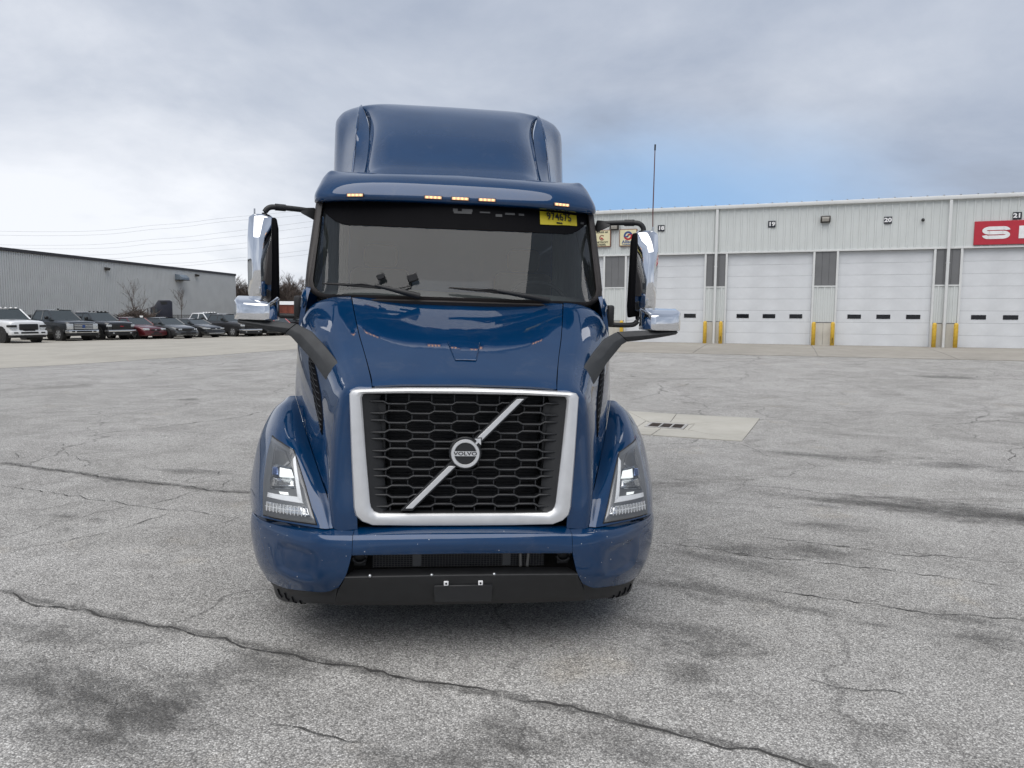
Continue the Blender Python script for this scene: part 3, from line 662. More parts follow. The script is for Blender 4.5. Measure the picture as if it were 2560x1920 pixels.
# ------------------------------------------------------------------ warehouse on the other side
M['ware_grey'] = mat('warehouse_grey', (.66, .67, .66), .5, var=.05, vscale=.6)
M['ware_trim'] = mat('warehouse_trim', (.035, .032, .035), .5)
LA = Vector((-40.806, 73.892, 0)); LB = Vector((-30.17, 119.848, 0)); ld = (LB - LA).normalized(); LR = math.atan2(ld.y, ld.x)
wh = empty('warehouse', LA, LR); tag(wh, 'long grey ribbed metal warehouse with dark roof edge behind the parked cars', 'building')
LL = 47.17; LS = -46.; H = 8.0
b = MB(); prof = []; x = LS
while x < LL - .01:
    prof += [(x, 0), (x + .17, 0), (x + .185, .09), (x + .255, .09), (x + .27, 0)]; x += .3
prof.append((LL, 0)); n = len(prof)
b.add([(x, y, -.2) for x, y in prof] + [(x, y, H - .3) for x, y in prof], [(i, i + 1, n + i + 1, n + i) for i in range(n - 1)])
b.build('wall', M['ware_grey'], wh, fix=False)
MB().box((LS, .1, -.2), (LL, .3, H - .3)).box((LS, .3, -.2), (LS + .25, 34, H - .3)).box((LL - .25, .3, -.2), (LL, 34, H - .3)).box((LS, 34, -.2), (LL, 34.3, H - .3)).build('wall', M['ware_grey'], wh)
MB().box((LS - .1, -.12, H - .3), (LL + .12, .1, H + .02)).build('roof_edge', M['ware_trim'], wh)
MB().prism([(LS, .1, H - .1), (LS, 17, H + .5), (LS, 34.3, H - .1), (LS, 34.3, H - .25), (LS, .1, H - .25)], (LL - LS, 0, 0)).build('roof', M['roof_metal'], wh)
M['vent_blue'] = mat('vent_metal', (.20, .24, .28), .5, .2, var=.1)
e = empty('vent_hood', LA + ld * 30.95 + Vector((0, 0, 6.3)), LR); tag(e, 'blue grey metal vent hood high on the warehouse wall', 'vent hood')
MB().prism([(-.95, -.0, .0), (-.95, -1., .0), (-.95, -1., .32), (-.95, -.6, .72), (-.95, 0, .78)], (1.9, 0, 0)).build('hood', M['vent_blue'], e, bevel=.02, seg=1); MB().box((-1.0, -1.06, -.06), (1.0, 0, .0)).build('rim', M['ware_trim'], e)
for s, z, l in ((35.4, 7.22, 'small dark wall lamp on the warehouse, right of the vent hood'), (15.55, 6.92, 'small dark wall lamp on the warehouse, over the black pickup')):
    e = empty('wall_lamp', LA + ld * s + Vector((0, 0, z)), LR); tag(e, l, 'wall lamp'); MB().prism([(-.3, 0, -.15), (-.3, -.3, -.2), (-.3, -.42, .05), (-.3, 0, .16)], (.6, 0, 0)).build('housing', M['lamp_dark'], e, bevel=.02, seg=1); MB().box((-.2, -.36, -.225), (.2, -.1, -.19)).build('lens', M['lamp_glass'], e)
# ------------------------------------------------------------------ chain link fence behind the cars
M['wire'] = mat('fence_wire', (.06, .058, .055), .6, .5); M['post'] = mat('fence_post', (.13, .13, .13), .5, .5)
FA, FB_ = Vector((-37.5, 40, 0)), Vector((-15.5, 97, 0)); fd = (FB_ - FA); fl = fd.length; fd.normalize()
fe = empty('chain_link_fence', FA, math.atan2(fd.y, fd.x)); tag(fe, 'low dark chain link fence behind the parked cars', 'fence')
pme = MB().cyl((0, 0, .78), .035, (0, 0, 1), 1.66, 8).mesh('post'); pme.materials.append(M['post'])
k = 0
while k * 3. < fl: 
    o = link(bpy.data.objects.new('post', pme), fe); o.location = (k * 3., 0, 0); k += 1
MB().tube([(0, 0, 1.57), (fl, 0, 1.57)], .024, 6).build('top_rail', M['wire'], fe); MB().tube([(0, 0, .06), (fl, 0, .06)], .012, 5).build('tension_wire', M['wire'], fe)
b = MB(); x = 0.
while x < fl - 1.6:
    for sg in (0, 1):
        p, q = ((x, .006, .05), (x + 1.5, .006, 1.55)) if sg else ((x + 1.5, -.006, .05), (x, -.006, 1.55))
        b.tube([p, q], .008, 3)
    x += .10
tag(b.build('mesh_wire', M['wire'], fe, fix=False), kind='stuff')
def plate(name, loc, rz, w, h, m, label, post=True):
    e = empty(name, loc, rz); tag(e, label, 'sign'); MB().box((-w / 2, -.02, -h / 2), (w / 2, .0, h / 2)).build('panel', m, e, bevel=.006, seg=1)
    if post: MB().cyl((0, .03, -loc[2] / 2), .03, (0, 0, 1), loc[2] + .2, 8).build('post', M['post'], e)
    return e
e = plate('notice_sign', (-27.9, 60.2, 1.55), R(10), .48, .55, M['white_print'], 'white square notice sign standing above the dark grey and black pickups')
MB().prism([(-.16, -.024, .1), (.16, -.024, .1), (0, -.024, -.16)], (0, .003, 0)).build('triangle', M['panel_grey'], e)
e = plate('parking_sign', (-23.25, 60.4, 1.32), R(10), .24, .44, M['white_print'], 'narrow white sign between the red and grey sedans')
MB().box((-.08, -.024, -.02), (.08, -.021, .01)).build('mark', M['panel_grey'], e)
# ------------------------------------------------------------------ bare trees and brush
M['bark'] = mat('bark', (.085, .07, .06), .9, var=.3, vscale=3); M['twig'] = mat('twig', (.10, .078, .066), .9, var=.35, vscale=1.5)
def bare_tree(name, loc, h, label, cat, seed, group=None, trunks=1, spread=.5, levels=4, r0=.12, twig=.018, kids=5, lean=0.):
    rnd = random.Random(seed); e = empty(name, loc); tag(e, label, cat, group); A, B = MB(), MB()
    def grow(p, d, ln, r, lv):
        pts = [p]; q = p.copy(); dd = d.copy(); n = 4
        for i in range(n):
            dd = (dd + Vector((rnd.uniform(-1, 1), rnd.uniform(-1, 1), rnd.uniform(-.3, .6))) * .16).normalized(); q = q + dd * (ln / n); pts.append(q.copy())
        rs = [r * (1 - .55 * i / n) for i in range(n + 1)]
        (A if lv <= 1 else B).tube(pts, [max(x, twig * .5) for x in rs], 5 if lv <= 1 else 3)
        if lv >= levels: return
        for k in range(kids + (2 if lv == 0 else 0)):
            t = rnd.uniform(.25 if lv == 0 else .15, 1.); i = min(int(t * n), n - 1); o = pts[i].lerp(pts[i + 1], t * n - i)
            a = rnd.uniform(0, 6.283); side = Vector((math.cos(a), math.sin(a), 0)); nd = (dd * rnd.uniform(.5, 1.) + side * spread * rnd.uniform(.6, 1.5) + Vector((0, 0, .25))).normalized()
            grow(o, nd, ln * rnd.uniform(.42, .68), max(r * .5 * (1 - .4 * t), twig), lv + 1)
    for k in range(trunks):
        a = rnd.uniform(0, 6.283); off = Vector((math.cos(a), math.sin(a), 0)) * (rnd.uniform(0, spread) if trunks > 1 else 0)
        d = Vector((off.x * .7 + lean, off.y * .7, 1)).normalized(); grow(off * .5, d, h * (.62 if trunks == 1 else rnd.uniform(.45, .62)), r0, 0)
    A.build('trunk', M['bark'], e, fix=False); B.build('crown', M['twig'], e, fix=False); return e
bare_tree('bush', (-25.9, 66.4, 0), 2.5, 'dense leafless brown bush against the warehouse, left of the dark tractor cab', 'bush', 3, trunks=34, spread=1.25, levels=2, r0=.035, twig=.021, kids=8)
bare_tree('bush', (-32.6, 57.6, 0), 2.7, 'leafless bush at the picture edge behind the white pickup', 'bush', 5, trunks=9, spread=1.1, levels=2, r0=.04, twig=.016, kids=5)
bare_tree('sapling', (-26.7, 68.3, 0), 5.2, 'thin bare sapling rising from the brown bush before the warehouse', 'tree', 8, levels=3, r0=.06, twig=.012, kids=4, spread=.45)
bare_tree('sapling', (-24.0, 73, 0), 4.4, 'thin bare sapling right of the dark tractor cab', 'tree', 12, levels=3, r0=.05, twig=.011, kids=4, spread=.5)
bare_tree('sapling', (-24.9, 68.2, 0), 3.0, 'pale thin sapling standing before the dark tractor cab', 'tree', 15, levels=2, r0=.04, twig=.012, kids=4, spread=.6)
tr = [(-32.2, 128, 9.4), (-29.5, 134, 8.2), (-27.2, 127, 8.6), (-24.8, 131, 8.8), (-22.4, 126, 8.6), (-20.6, 133, 8.4), (-18.2, 128, 7.8), (-15.2, 132, 8.4), (-11.5, 129, 9.0), (-7.5, 134, 8.6), (-3.5, 128, 8.2), (1.5, 133, 9.), (-35.5, 137, 9.), (-26, 140, 9.4), (-21.5, 141, 9.2)]
TL = ['leafless tree at the warehouse corner, first of the thicket', 'tall leafless tree just past the warehouse corner, beside the mirror', 'leafless tree seen close by the chrome mirror', 'broad leafless tree between the mirror and the cab', 'leafless tree right of the broad one, between mirror and cab', 'leafless tree beside the windshield post, nearest the cab'] + ['leafless tree of the thicket, %s behind the truck cab' % w_ for w_ in ('first', 'second', 'third', 'fourth', 'fifth', 'last')] + ['leafless tree partly behind the warehouse corner', 'leafless tree far back in the thicket, left of the mirror', 'leafless tree far back in the thicket, right of the mirror']
for i, (x, y, h) in enumerate(tr):
    bare_tree('bare_tree', (x, y, 0), h * .92, TL[i], 'tree', 40 + i, 'bare trees past the warehouse', trunks=4, spread=.7, levels=3, r0=.11, twig=.026, kids=8)
# low brush under the trees
rnd = random.Random(99); b = MB()
for k in range(2600):
    x, y = rnd.uniform(-40, 6), rnd.uniform(118, 142); h = rnd.uniform(1.2, 3.6); b.tube([(x, y, 0), (x + rnd.uniform(-.5, .5), y + rnd.uniform(-.5, .5), h * .5), (x + rnd.uniform(-1., 1.), y + rnd.uniform(-1, 1), h)], [.035, .028, .012], 3)
tag(b.build('undergrowth', M['twig'], fix=False), 'brown leafless undergrowth below the trees', 'undergrowth', kind='stuff')
# rust red rail car seen between mirror and cab
M['rust_red'] = mat('rust_red', (.20, .055, .035), .75, var=.3, vscale=1.2); M['pale_roof'] = mat('pale_roof', (.55, .55, .55), .6)
rc = empty('rail_car', (-16.5, 104, 1.55), R(3)); tag(rc, 'rust red box car with pale roof between the mirror and the cab', 'rail car')
MB().box((-5.5, 0, -.55), (5.5, 3, 1.45)).build('body', M['rust_red'], rc, bevel=.05, seg=1); MB().prism([(-5.6, -.1, 1.45), (-5.6, 3.1, 1.45), (-5.6, 2.2, 1.95), (-5.6, .8, 1.95)], (11.2, 0, 0)).build('roof', M['pale_roof'], rc)
for k in range(14): MB().box((-5.4 + k * .82, -.09, -.5), (-5.28 + k * .82, -.002, 1.42)).build('rib', M['rust_red'], rc)
for sx in (-4, -2.6, 2.6, 4):
    MB().cyl((sx, .1, -1.09), .46, (0, 1, 0), .14).build('wheel', M['steel_dark'], rc)
MB().box((-5.2, .2, -.75), (5.2, 2.8, -.55)).build('underframe', M['steel_dark'], rc)
# ------------------------------------------------------------------ power lines
M['cable'] = mat('cable', (.24, .25, .26), .6)
WIRES = [[(-150, 120, 16), (-64.82, 120.0, 14.12), (-41.36, 120.0, 15.53), (-31.65, 120.0, 16.77), (-18.65, 120.0, 18.35), (4, 120, 22)], [(-150, 120, 15.3), (-64.85, 120.0, 13.51), (-41.38, 120.0, 14.91), (-31.67, 120.0, 16.21), (-18.67, 120.0, 17.6), (4, 120, 21.2)],
 [(-150, 121, 14.), (-65.46, 121.0, 12.14), (-41.77, 121.0, 13.45), (-31.98, 121.0, 14.63), (-18.84, 121.0, 16.54), (4, 121, 20)], [(-150, 121, 13.4), (-63.62, 121.0, 11.63), (-41.8, 121.0, 12.79), (-32.0, 121.0, 13.81), (-18.86, 121.0, 15.69), (4, 121, 19.2)],
 [(-150, 122, 12.6), (-64, 122, 10.75), (-42.18, 122.0, 11.72), (-32.29, 122.0, 12.69), (-19.04, 122.0, 14.48), (4, 122, 18)], [(-150, 122, 12), (-64, 122, 10.1), (-42.2, 122.0, 11.02), (-32.31, 122.0, 11.93), (-19.05, 122.0, 13.55), (4, 122, 17.2)],
 [(-150, 123, 11.4), (-64, 123, 9.3), (-42, 123, 9.7), (-32.61, 123.0, 10.53), (-19.23, 123.0, 12.21), (4, 123, 16)], [(-150, 123, 11), (-64, 123, 8.7), (-42, 123, 9.2), (-32.63, 123.0, 10.08), (-19.25, 123.0, 11.49), (4, 123, 15.2)]]
names = ['topmost', 'second', 'third', 'fourth', 'fifth', 'sixth', 'seventh', 'lowest']
for nm, wv in zip(names, WIRES):
    o = MB().tube(cat1(wv, 10), .013, 4).build('power_line', M['cable'], fix=False); tag(o, '%s thin power line from the top, crossing the sky over the warehouse' % nm, 'power line', 'power lines over the warehouse')
# ------------------------------------------------------------------ the truck
def paint_mat(name, chips=False):
    m, t, b = nodes_of(name); co = t.nodes.new('ShaderNodeTexCoord').outputs['Object']
    n = noise(t, co, 3., 5, .6); c = mixc(t, mrange(t, n, .3, .7), PAINT_A, PAINT_B)
    d = noise(t, co, 7, 7, .7, .5, off=(2, 5, 1)); c = mixc(t, mrange(t, d, .55, .8, 0., .10), c, (.25, .24, .22, 1))
    if chips:
        v = t.nodes.new('ShaderNodeTexVoronoi'); t.links.new(co, v.inputs['Vector']); v.inputs['Scale'].default_value = 34
        s = t.nodes.new('ShaderNodeSeparateColor'); t.links.new(v.outputs['Color'], s.inputs[0])
        lim = op(t, 'MULTIPLY', mrange(t, s.outputs[0], .45, 1., 0., .12), 1.)
        c = mixc(t, op(t, 'LESS_THAN', v.outputs['Distance'], lim), c, (.42, .45, .48, 1))
    t.links.new(c, b.inputs['Base Color']); b.inputs['Metallic'].default_value = .30; b.inputs['Roughness'].default_value = .34
    b.inputs['Coat Weight'].default_value = 1.; b.inputs['Coat Roughness'].default_value = .02; b.inputs['Coat IOR'].default_value = 1.62; b.inputs['Specular IOR Level'].default_value = 0.
    bp = t.nodes.new('ShaderNodeBump'); bp.inputs['Strength'].default_value = .02; bp.inputs['Distance'].default_value = .01; t.links.new(noise(t, co, 5, 3, .5), bp.inputs['Height']); t.links.new(bp.outputs[0], b.inputs['Coat Normal'])
    return m
PAINT_A, PAINT_B = (.0005, .029, .093, 1), (.0008, .034, .106, 1)
M['blue'] = paint_mat('blue_paint'); M['blue_chip'] = paint_mat('blue_paint_chipped', True)
M['silver'] = mat('satin_silver', (.64, .645, .65), .36, .45, var=.05, vscale=14)
M['black_plastic'] = mat('black_plastic', (.012, .0125, .0135), .5, var=.15, vscale=20, bump=.06, bscale=300)
M['grey_plastic'] = mat('grey_plastic', (.030, .032, .034), .62, var=.2, vscale=12, bump=.12, bscale=400)
M['grille_black'] = mat('grille_black', (.014, .015, .017), .42, var=.1)
M['rubber'] = mat('rubber', (.022, .021, .021), .75, var=.2); M['trim_brown'] = mat('gasket_trim', (.040, .035, .033), .55, var=.1)
M['chrome'] = mat('chrome', (.82, .83, .85), .045, 1., var=.02)
M['dark'] = mat('engine_shade_dark', (.006, .006, .006), .9); M['core'] = mat('radiator_core', (.020, .020, .021), .6, .3, var=.3, vscale=40)
M['ws_glass'] = thin_glass('windshield_glass', (.72, .76, .75), 1.46, haze_film=.024); M['lens'] = thin_glass('clear_lens', (.93, .94, .95), 1.45)
M['shade_black'] = mat('shade_black', (.004, .004, .005), .75, spec=.08); M['cabin'] = mat('cabin_grey', (.10, .105, .105), .8, var=.1); M['dash'] = mat('dash_grey', (.16, .165, .165), .6, var=.08)
M['curtain'] = mat('curtain', (.34, .37, .36), .85, var=.12, vscale=2)
M['sticker'] = mat('sticker_yellow', (.46, .38, .012), .5, var=.06)
M['amber'] = mat('amber_led', (.9, .45, .15), .3, emit=(1., .50, .16), es=1.3); M['amber_lens'] = mat('amber_lens', (.75, .47, .33), .25, emit=(1., .55, .3), es=.2)
M['hl_grey'] = mat('lamp_housing', (.20, .205, .21), .35, .2, var=.1); M['hl_bezel'] = mat('lamp_bezel', (.22, .225, .23), .3, .5)
M['drl'] = mat('light_strip', (.80, .82, .84), .22, emit=(1, 1, 1), es=.10); M['reflector'] = mat('reflector', (.85, .87, .88), .12, .9, var=.25, vscale=45)
M['beam'] = mat('lamp_beam', (.9, .92, .93), .15, emit=(.95, 1, .97), es=.35)
M['tyre'] = mat('tyre', (.020, .020, .020), .85, var=.25, vscale=10, bump=.2, bscale=40); M['alu'] = mat('aluminium', (.62, .63, .64), .28, .9, var=.1)
M['mirror'] = mat('mirror_glass', (.75, .78, .8), .02, 1., var=.01)
tk = empty('semi_truck', (0, 0, 0), 0, R(1.32)); tag(tk, 'blue semi truck with tall sleeper roof, silver framed hexagon grille and chrome mirrors', 'truck')
SIDES = (-1, 1)
# --- hood: centre panel and shoulder panels
cz = [(.19, 1.424), (.26, 1.462), (.38, 1.512), (.55, 1.585), (.78, 1.69), (1.02, 1.80), (1.20, 1.890)]
sz = [(.487, .195, 1.406), (.497, .265, 1.443), (.520, .38, 1.490), (.556, .55, 1.560), (.609, .78, 1.668), (.658, 1.02, 1.790), (.690, 1.20, 1.878)]
rows = []
for (y, z), (sx, sy, szz) in zip(cz, sz):
    rows.append([(0, y - .012, z), (sx * .35, y - .008, z - .003), (sx * .72, y - .002, (z * .6 + szz * .4)), (sx - .0035, sy, szz)])
hood = Surf(rows, 6, 6); hd = hood.build('hood', M['blue'], tk, .012, mirror=True, inside=(0, 1.2, .6))
# small lid trim near the hood's front
b = MB()
def hp(x, z, up=.004): p, n = hood.at(abs(x), z); p = Vector((x, p.y, p.z)); return p + Vector((0, n.y, n.z)) * up
pl = [(-.085, 1.625), (-.047, 1.534), (.065, 1.534), (.100, 1.625)]
P = [hp(*q) for q in pl]
for i, j, w in ((0, 1, .006), (1, 2, .010), (2, 3, .006)): b.tube([P[i], (P[i] + P[j]) / 2 + Vector((0, -.001, .001)), P[j]], w * .5, 6)
b.build('lid_trim', M['blue'], hd, smooth=60)
q = MB().add([P[0] - Vector((0, .001, -.001)), P[1], P[2], P[3]], [(0, 1, 2, 3)]).build('lid_plate', M['blue'], hd)
side_ctrl = [
 [(.49, .180, 1.392), (.555, .172, 1.378), (.578, .168, 1.33), (.578, .16, 1.15), (.566, .14, .95), (.552, .115, .80), (.545, .10, .675)],
 [(.4875, .196, 1.407), (.575, .196, 1.400), (.640, .205, 1.345), (.662, .19, 1.15), (.672, .165, .95), (.676, .14, .80), (.667, .12, .678)],
 [(.508, .31, 1.460), (.60, .305, 1.447), (.682, .315, 1.375), (.728, .325, 1.20), (.738, .31, 1.0), (.728, .28, .87), (.706, .25, .785)],
 [(.552, .53, 1.550), (.655, .52, 1.532), (.742, .53, 1.460), (.790, .545, 1.30), (.806, .525, 1.12), (.796, .475, .97), (.764, .40, .862)],
 [(.606, .76, 1.658), (.72, .755, 1.645), (.822, .77, 1.565), (.878, .79, 1.42), (.902, .79, 1.25), (.892, .735, 1.08), (.845, .62, .972)],
 [(.657, 1.01, 1.783), (.785, 1.01, 1.770), (.902, 1.03, 1.695), (.966, 1.05, 1.55), (.985, 1.05, 1.38), (.970, 1.0, 1.22), (.935, .88, 1.095)],
 [(.6935, 1.20, 1.880), (.83, 1.22, 1.864), (.955, 1.25, 1.802), (1.028, 1.27, 1.66), (1.045, 1.28, 1.47), (1.052, 1.28, 1.33), (1.047, 1.24, 1.237)],
 [(.70, 1.30, 1.885), (.84, 1.33, 1.868), (.968, 1.36, 1.806), (1.034, 1.38, 1.66), (1.05, 1.39, 1.47), (1.056, 1.39, 1.33), (1.054, 1.36, 1.237)]]
hs = Surf(side_ctrl, 8, 8)
fen_ctrl = [
 [(1.050, 1.245, 1.233), (1.080, 1.240, 1.230), (1.105, 1.245, 1.216), (1.128, 1.262, 1.196), (1.138, 1.34, 1.182)],
 [(1.003, 1.085, 1.184), (1.055, 1.065, 1.192), (1.110, 1.085, 1.180), (1.172, 1.18, 1.150), (1.188, 1.32, 1.135)],
 [(.910, .803, 1.055), (.99, .785, 1.088), (1.085, .83, 1.090), (1.205, 1.06, 1.060), (1.228, 1.28, 1.05)],
 [(.848, .622, .972), (.935, .575, .992), (1.075, .69, 1.000), (1.222, .97, .970), (1.245, 1.2, .955)],
 [(.768, .402, .864), (.865, .375, .862), (1.090, .57, .865), (1.235, .90, .845), (1.258, 1.1, .845)],
 [(.711, .252, .785), (.795, .235, .765), (1.083, .455, .755), (1.236, .82, .722), (1.257, 1.0, .722)],
 [(.672, .122, .676), (.75, .138, .674), (1.073, .378, .664), (1.215, .735, .622), (1.250, .93, .618)]]
fe_ = Surf(fen_ctrl, 8, 8)
def poly_on(sf, outline, up, m, name, par, thick=.004, sgn=1, sub=5, bevel=0.):
    """a plate following sheet sf: outline in x, z filled with a fan-grid, lifted off the sheet"""
    pts = []
    for (a, c) in zip(outline, outline[1:] + outline[:1]):
        for k in range(sub): t = k / sub; pts.append((a[0] + (c[0] - a[0]) * t, a[1] + (c[1] - a[1]) * t))
    cx = sum(p[0] for p in pts) / len(pts); czz = sum(p[1] for p in pts) / len(pts); n = len(pts); v = []
    for f in (1., .66, .33):
        for p in pts:
            q, nn = sf.at(cx + (p[0] - cx) * f, czz + (p[1] - czz) * f); q = q + nn * up; v.append((q.x * sgn, q.y, q.z))
    q, nn = sf.at(cx, czz); q = q + nn * up; v.append((q.x * sgn, q.y, q.z))
    f = [(r * n + i, r * n + (i + 1) % n, (r + 1) * n + (i + 1) % n, (r + 1) * n + i) for r in range(2) for i in range(n)] + [(2 * n + i, 2 * n + (i + 1) % n, 3 * n) for i in range(n)]
    me = bpy.data.meshes.new(name); me.from_pydata(v, [], f); me.update()
    if sum(p.normal.y * p.area for p in me.polygons) > 0: me.flip_normals()
    me.shade_smooth(); me.materials.append(m); o = link(bpy.data.objects.new(name, me), par)
    if thick: md = o.modifiers.new('thickness', 'SOLIDIFY'); md.thickness = thick; md.offset = -1
    return o
def line_on(sf, pts, up, r, b, sgn, sub=6, n=6):
    P = []
    for a, c in zip(pts, pts[1:]):
        for k in range(sub): t = k / sub; P.append((a[0] + (c[0] - a[0]) * t, a[1] + (c[1] - a[1]) * t))
    P.append(pts[-1]); Q = []
    for p in P:
        q, nn = sf.at(*p); q = q + nn * up; Q.append(Vector((q.x * sgn, q.y, q.z)))
    b.tube(Q, r, n)
HL = [(1.104, 1.046), (1.024, 1.026), (.942, .996), (.902, .940), (.840, .844), (.752, .684), (1.071, .672), (1.104, .815), (1.113, .938)]
for sg in SIDES:
    o = (hs if sg > 0 else hs.flip()).build('hood_side', M['blue'], tk, .012, inside=(0, 1.2, .9))
    # air outlet behind the nose: black honeycomb strip on the tapered flank
    cen = [(.905, 1.545), (.882, 1.45), (.848, 1.345), (.806, 1.22), (.770, 1.12)]; hw = [.010, .046, .056, .044, .008]
    out = [(x + w * .55, z + w * .55) for (x, z), w in zip(cen, hw)] + [(x - w, z - w * .55) for (x, z), w in list(zip(cen, hw))[::-1]]
    v = poly_on(hs, out, .004, M['shade_black'], 'hood_vent', o, .006, sg, sub=3)
    b = MB()
    for k in range(13):
        t = .06 + k / 12 * .86; i = min(int(t * 4), 3); f = t * 4 - i; x = cen[i][0] + (cen[i + 1][0] - cen[i][0]) * f; z = cen[i][1] + (cen[i + 1][1] - cen[i][1]) * f; w = hw[i] + (hw[i + 1] - hw[i]) * f
        line_on(hs, [(x + w * .5, z + w * .5), (x + w * .1, z + w * .1 + .010), (x - w * .4, z - w * .3 - .004), (x - w * .9, z - w * .5)], .007, .0022, b, sg, 2, 4)
    b.build('vent_mesh', M['grille_black'], o)
    f = (fe_ if sg > 0 else fe_.flip()).build('fender', M['blue'], tk, .012, inside=(0, 1.6, .7))
    # headlight set in the fender
    h = poly_on(fe_, HL, .002, M['rubber'], 'headlight', tk, .004, sg)
    cx, cc = .97, .82
    sh = lambda k: [(cx + (x - cx) * k, cc + (z - cc) * k) for x, z in HL]
    poly_on(fe_, sh(.965), .005, M['hl_bezel'], 'bezel', h, .003, sg)
    poly_on(fe_, sh(.87), .008, M['hl_grey'], 'housing', h, .003, sg)
    poly_on(fe_, [(1.060, 1.0), (.985, .985), (.945, .935), (.985, .90), (1.055, .895)], .0095, mat('lamp_smoke', (.20, .205, .21), .25, .3), 'cover', h, .002, sg)
    b = MB(); 
    def strip(pts, w0, w1, z): pass
    poly_on(fe_, [(.926, .966), (.934, .950), (.872, .790), (.838, .766)], .013, M['drl'], 'light_strip', h, .005, sg, 6); poly_on(fe_, [(.871, .7895), (1.050, .782), (1.050, .762), (.832, .7655)], .0135, M['drl'], 'light_strip', h, .005, sg, 6)
    poly_on(fe_, [(.812, .752), (1.052, .742), (1.050, .702), (.793, .716)], .012, M['reflector'], 'turn_signal', h, .005, sg)
    b = MB()
    for k in range(12):
        x = .815 + k * .0205; line_on(fe_, [(x, .750 - k * .0008), (x - .003, .709 - k * .0008)], .0175, .0018, b, sg, 2, 4)
    line_on(fe_, [(.80, .731), (1.05, .721)], .0175, .0016, b, sg, 4, 4); b.build('prism_rib', M['drl'], h)
    poly_on(fe_, [(1.048, .905), (1.02, .918), (.928, .912), (.893, .825), (1.040, .800), (1.052, .84)], .0115, mat('lamp_well', (.30, .31, .32), .15, .8, var=.3, vscale=30), 'lamp_well', h, .004, sg)
    poly_on(fe_, [(.998, .905), (.930, .902), (.908, .868), (.992, .862)], .016, M['beam'], 'beam_lens', h, .006, sg)
    poly_on(fe_, [(1.045, .900), (1.012, .905), (1.004, .868), (1.040, .866)], .016, mat('lamp_blue', (.25, .33, .55), .08, .7), 'projector', h, .006, sg)
    poly_on(fe_, [(1.030, .852), (.905, .858), (.898, .832), (1.030, .815)], .015, M['reflector'], 'reflector', h, .004, sg)
    poly_on(fe_, [(.985, .798), (.930, .802), (.925, .790), (.975, .788)], .012, M['beam'], 'marker', h, .002, sg)
    poly_on(fe_, sh(.955), .024, M['lens'], 'lens', h, 0, sg)
# --- near-black filler block standing in for the shade behind the nose
MB().box((-.62, .34, .34), (.62, 1.15, 1.33)).box((-.50, .70, 1.33), (.50, 1.15, 1.55)).build('engine_bay_shade', M['dark'], tk)
MB().box((-1.0, 1.36, .55), (1.0, 1.42, 1.80)).build('firewall', M['dark'], tk)
# --- grille
OUT = [(0, 1.408), (.30, 1.403), (.555, 1.393), (.585, 1.387), (.597, 1.368), (.582, 1.05), (.566, .79), (.556, .748), (.525, .718), (.47, .697), (.25, .693), (0, .692)]
INN = [(0, 1.377), (.30, 1.376), (.510, 1.371), (.526, 1.368), (.534, 1.350), (.508, 1.05), (.484, .815), (.478, .790), (.464, .770), (.438, .759), (.25, .757), (0, .757)]
gy = lambda z: .085 + .065 * (z - .69) / .72
full = lambda H_: H_ + [(-x, z) for x, z in H_[-2:0:-1]]
def ringloop(outl, dy): return [Vector((x, gy(z) + dy, z)) for x, z in full(outl)]
def lerp2(A, B, t): return [(a[0] + (b_[0] - a[0]) * t, a[1] + (b_[1] - a[1]) * t) for a, b_ in zip(A, B)]
gf = MB().loft([ringloop(OUT, .07), ringloop(OUT, .012), ringloop(lerp2(OUT, INN, .10), -.002), ringloop(lerp2(OUT, INN, .5), -.010), ringloop(lerp2(OUT, INN, .88), -.004), ringloop(INN, .006), ringloop(INN, .07)], cap=False).build('grille_frame', M['silver'], tk, smooth=35)
INS = [(x * .86 if x > .43 else x * .93, z) for x, z in lerp2(INN, [(0, 1.07)] * 12, .03)]
gs = MB().loft([ringloop(INN, .018), ringloop(lerp2(INN, INS, .5), .03), ringloop(INS, .055), ringloop(INS, .12)], cap=False).build('grille_surround', M['black_plastic'], tk, smooth=30)
zr = lambda y: 1.330 - (y - 190) * (.542 / 965.)
gyb = lambda z: gy(z) + .045
even = [190, 365, 535, 703, 875, 1048]; odd = [300, 475, 645, 815, 985, 1155]; AMP = 23 * .542 / 965
Lw = lambda z: .459 + .037 * (z - .788) / .542
edges_n = [104, 311, 518, 725]; tw = 21
def bar_pts(base, is_even):
    P = []; z0 = zr(base); L = Lw(z0); sc = L / 870.
    lev = lambda i: (z0 if (i % 2 == 0) else z0 - AMP) if is_even else (z0 if (i % 2 == 0) else z0 + AMP)
    xs_ = []
    for sgn in (-1, 1):
        for i, e_ in enumerate(edges_n):
            xs_.append((sgn * (e_ - tw), lev(i))); xs_.append((sgn * (e_ + tw), lev(i + 1)))
        xs_.append((sgn * 870, lev(4)))
    xs_.sort(key=lambda q: q[0]); return [(x * sc, z) for x, z in xs_]
def gbar_mesh(P, b, hh=.0062):
    rings = [[Vector((x, gyb(z) - .016, z - hh)), Vector((x, gyb(z) - .020, z - hh * .3)), Vector((x, gyb(z) - .020, z + hh * .3)), Vector((x, gyb(z) - .016, z + hh)), Vector((x, gyb(z) + .03, z + hh * .8)), Vector((x, gyb(z) + .03, z - hh * .8))] for x, z in P]
    b.loft(rings)
def conn(b, x, za, zb):
    if za < zb: za, zb = zb, za
    b.box((x - .0042, gyb(za) - .010, zb + .003), (x + .0042, gyb(za) + .028, za - .003))
allb = sorted([(v, True) for v in even] + [(v, False) for v in odd])
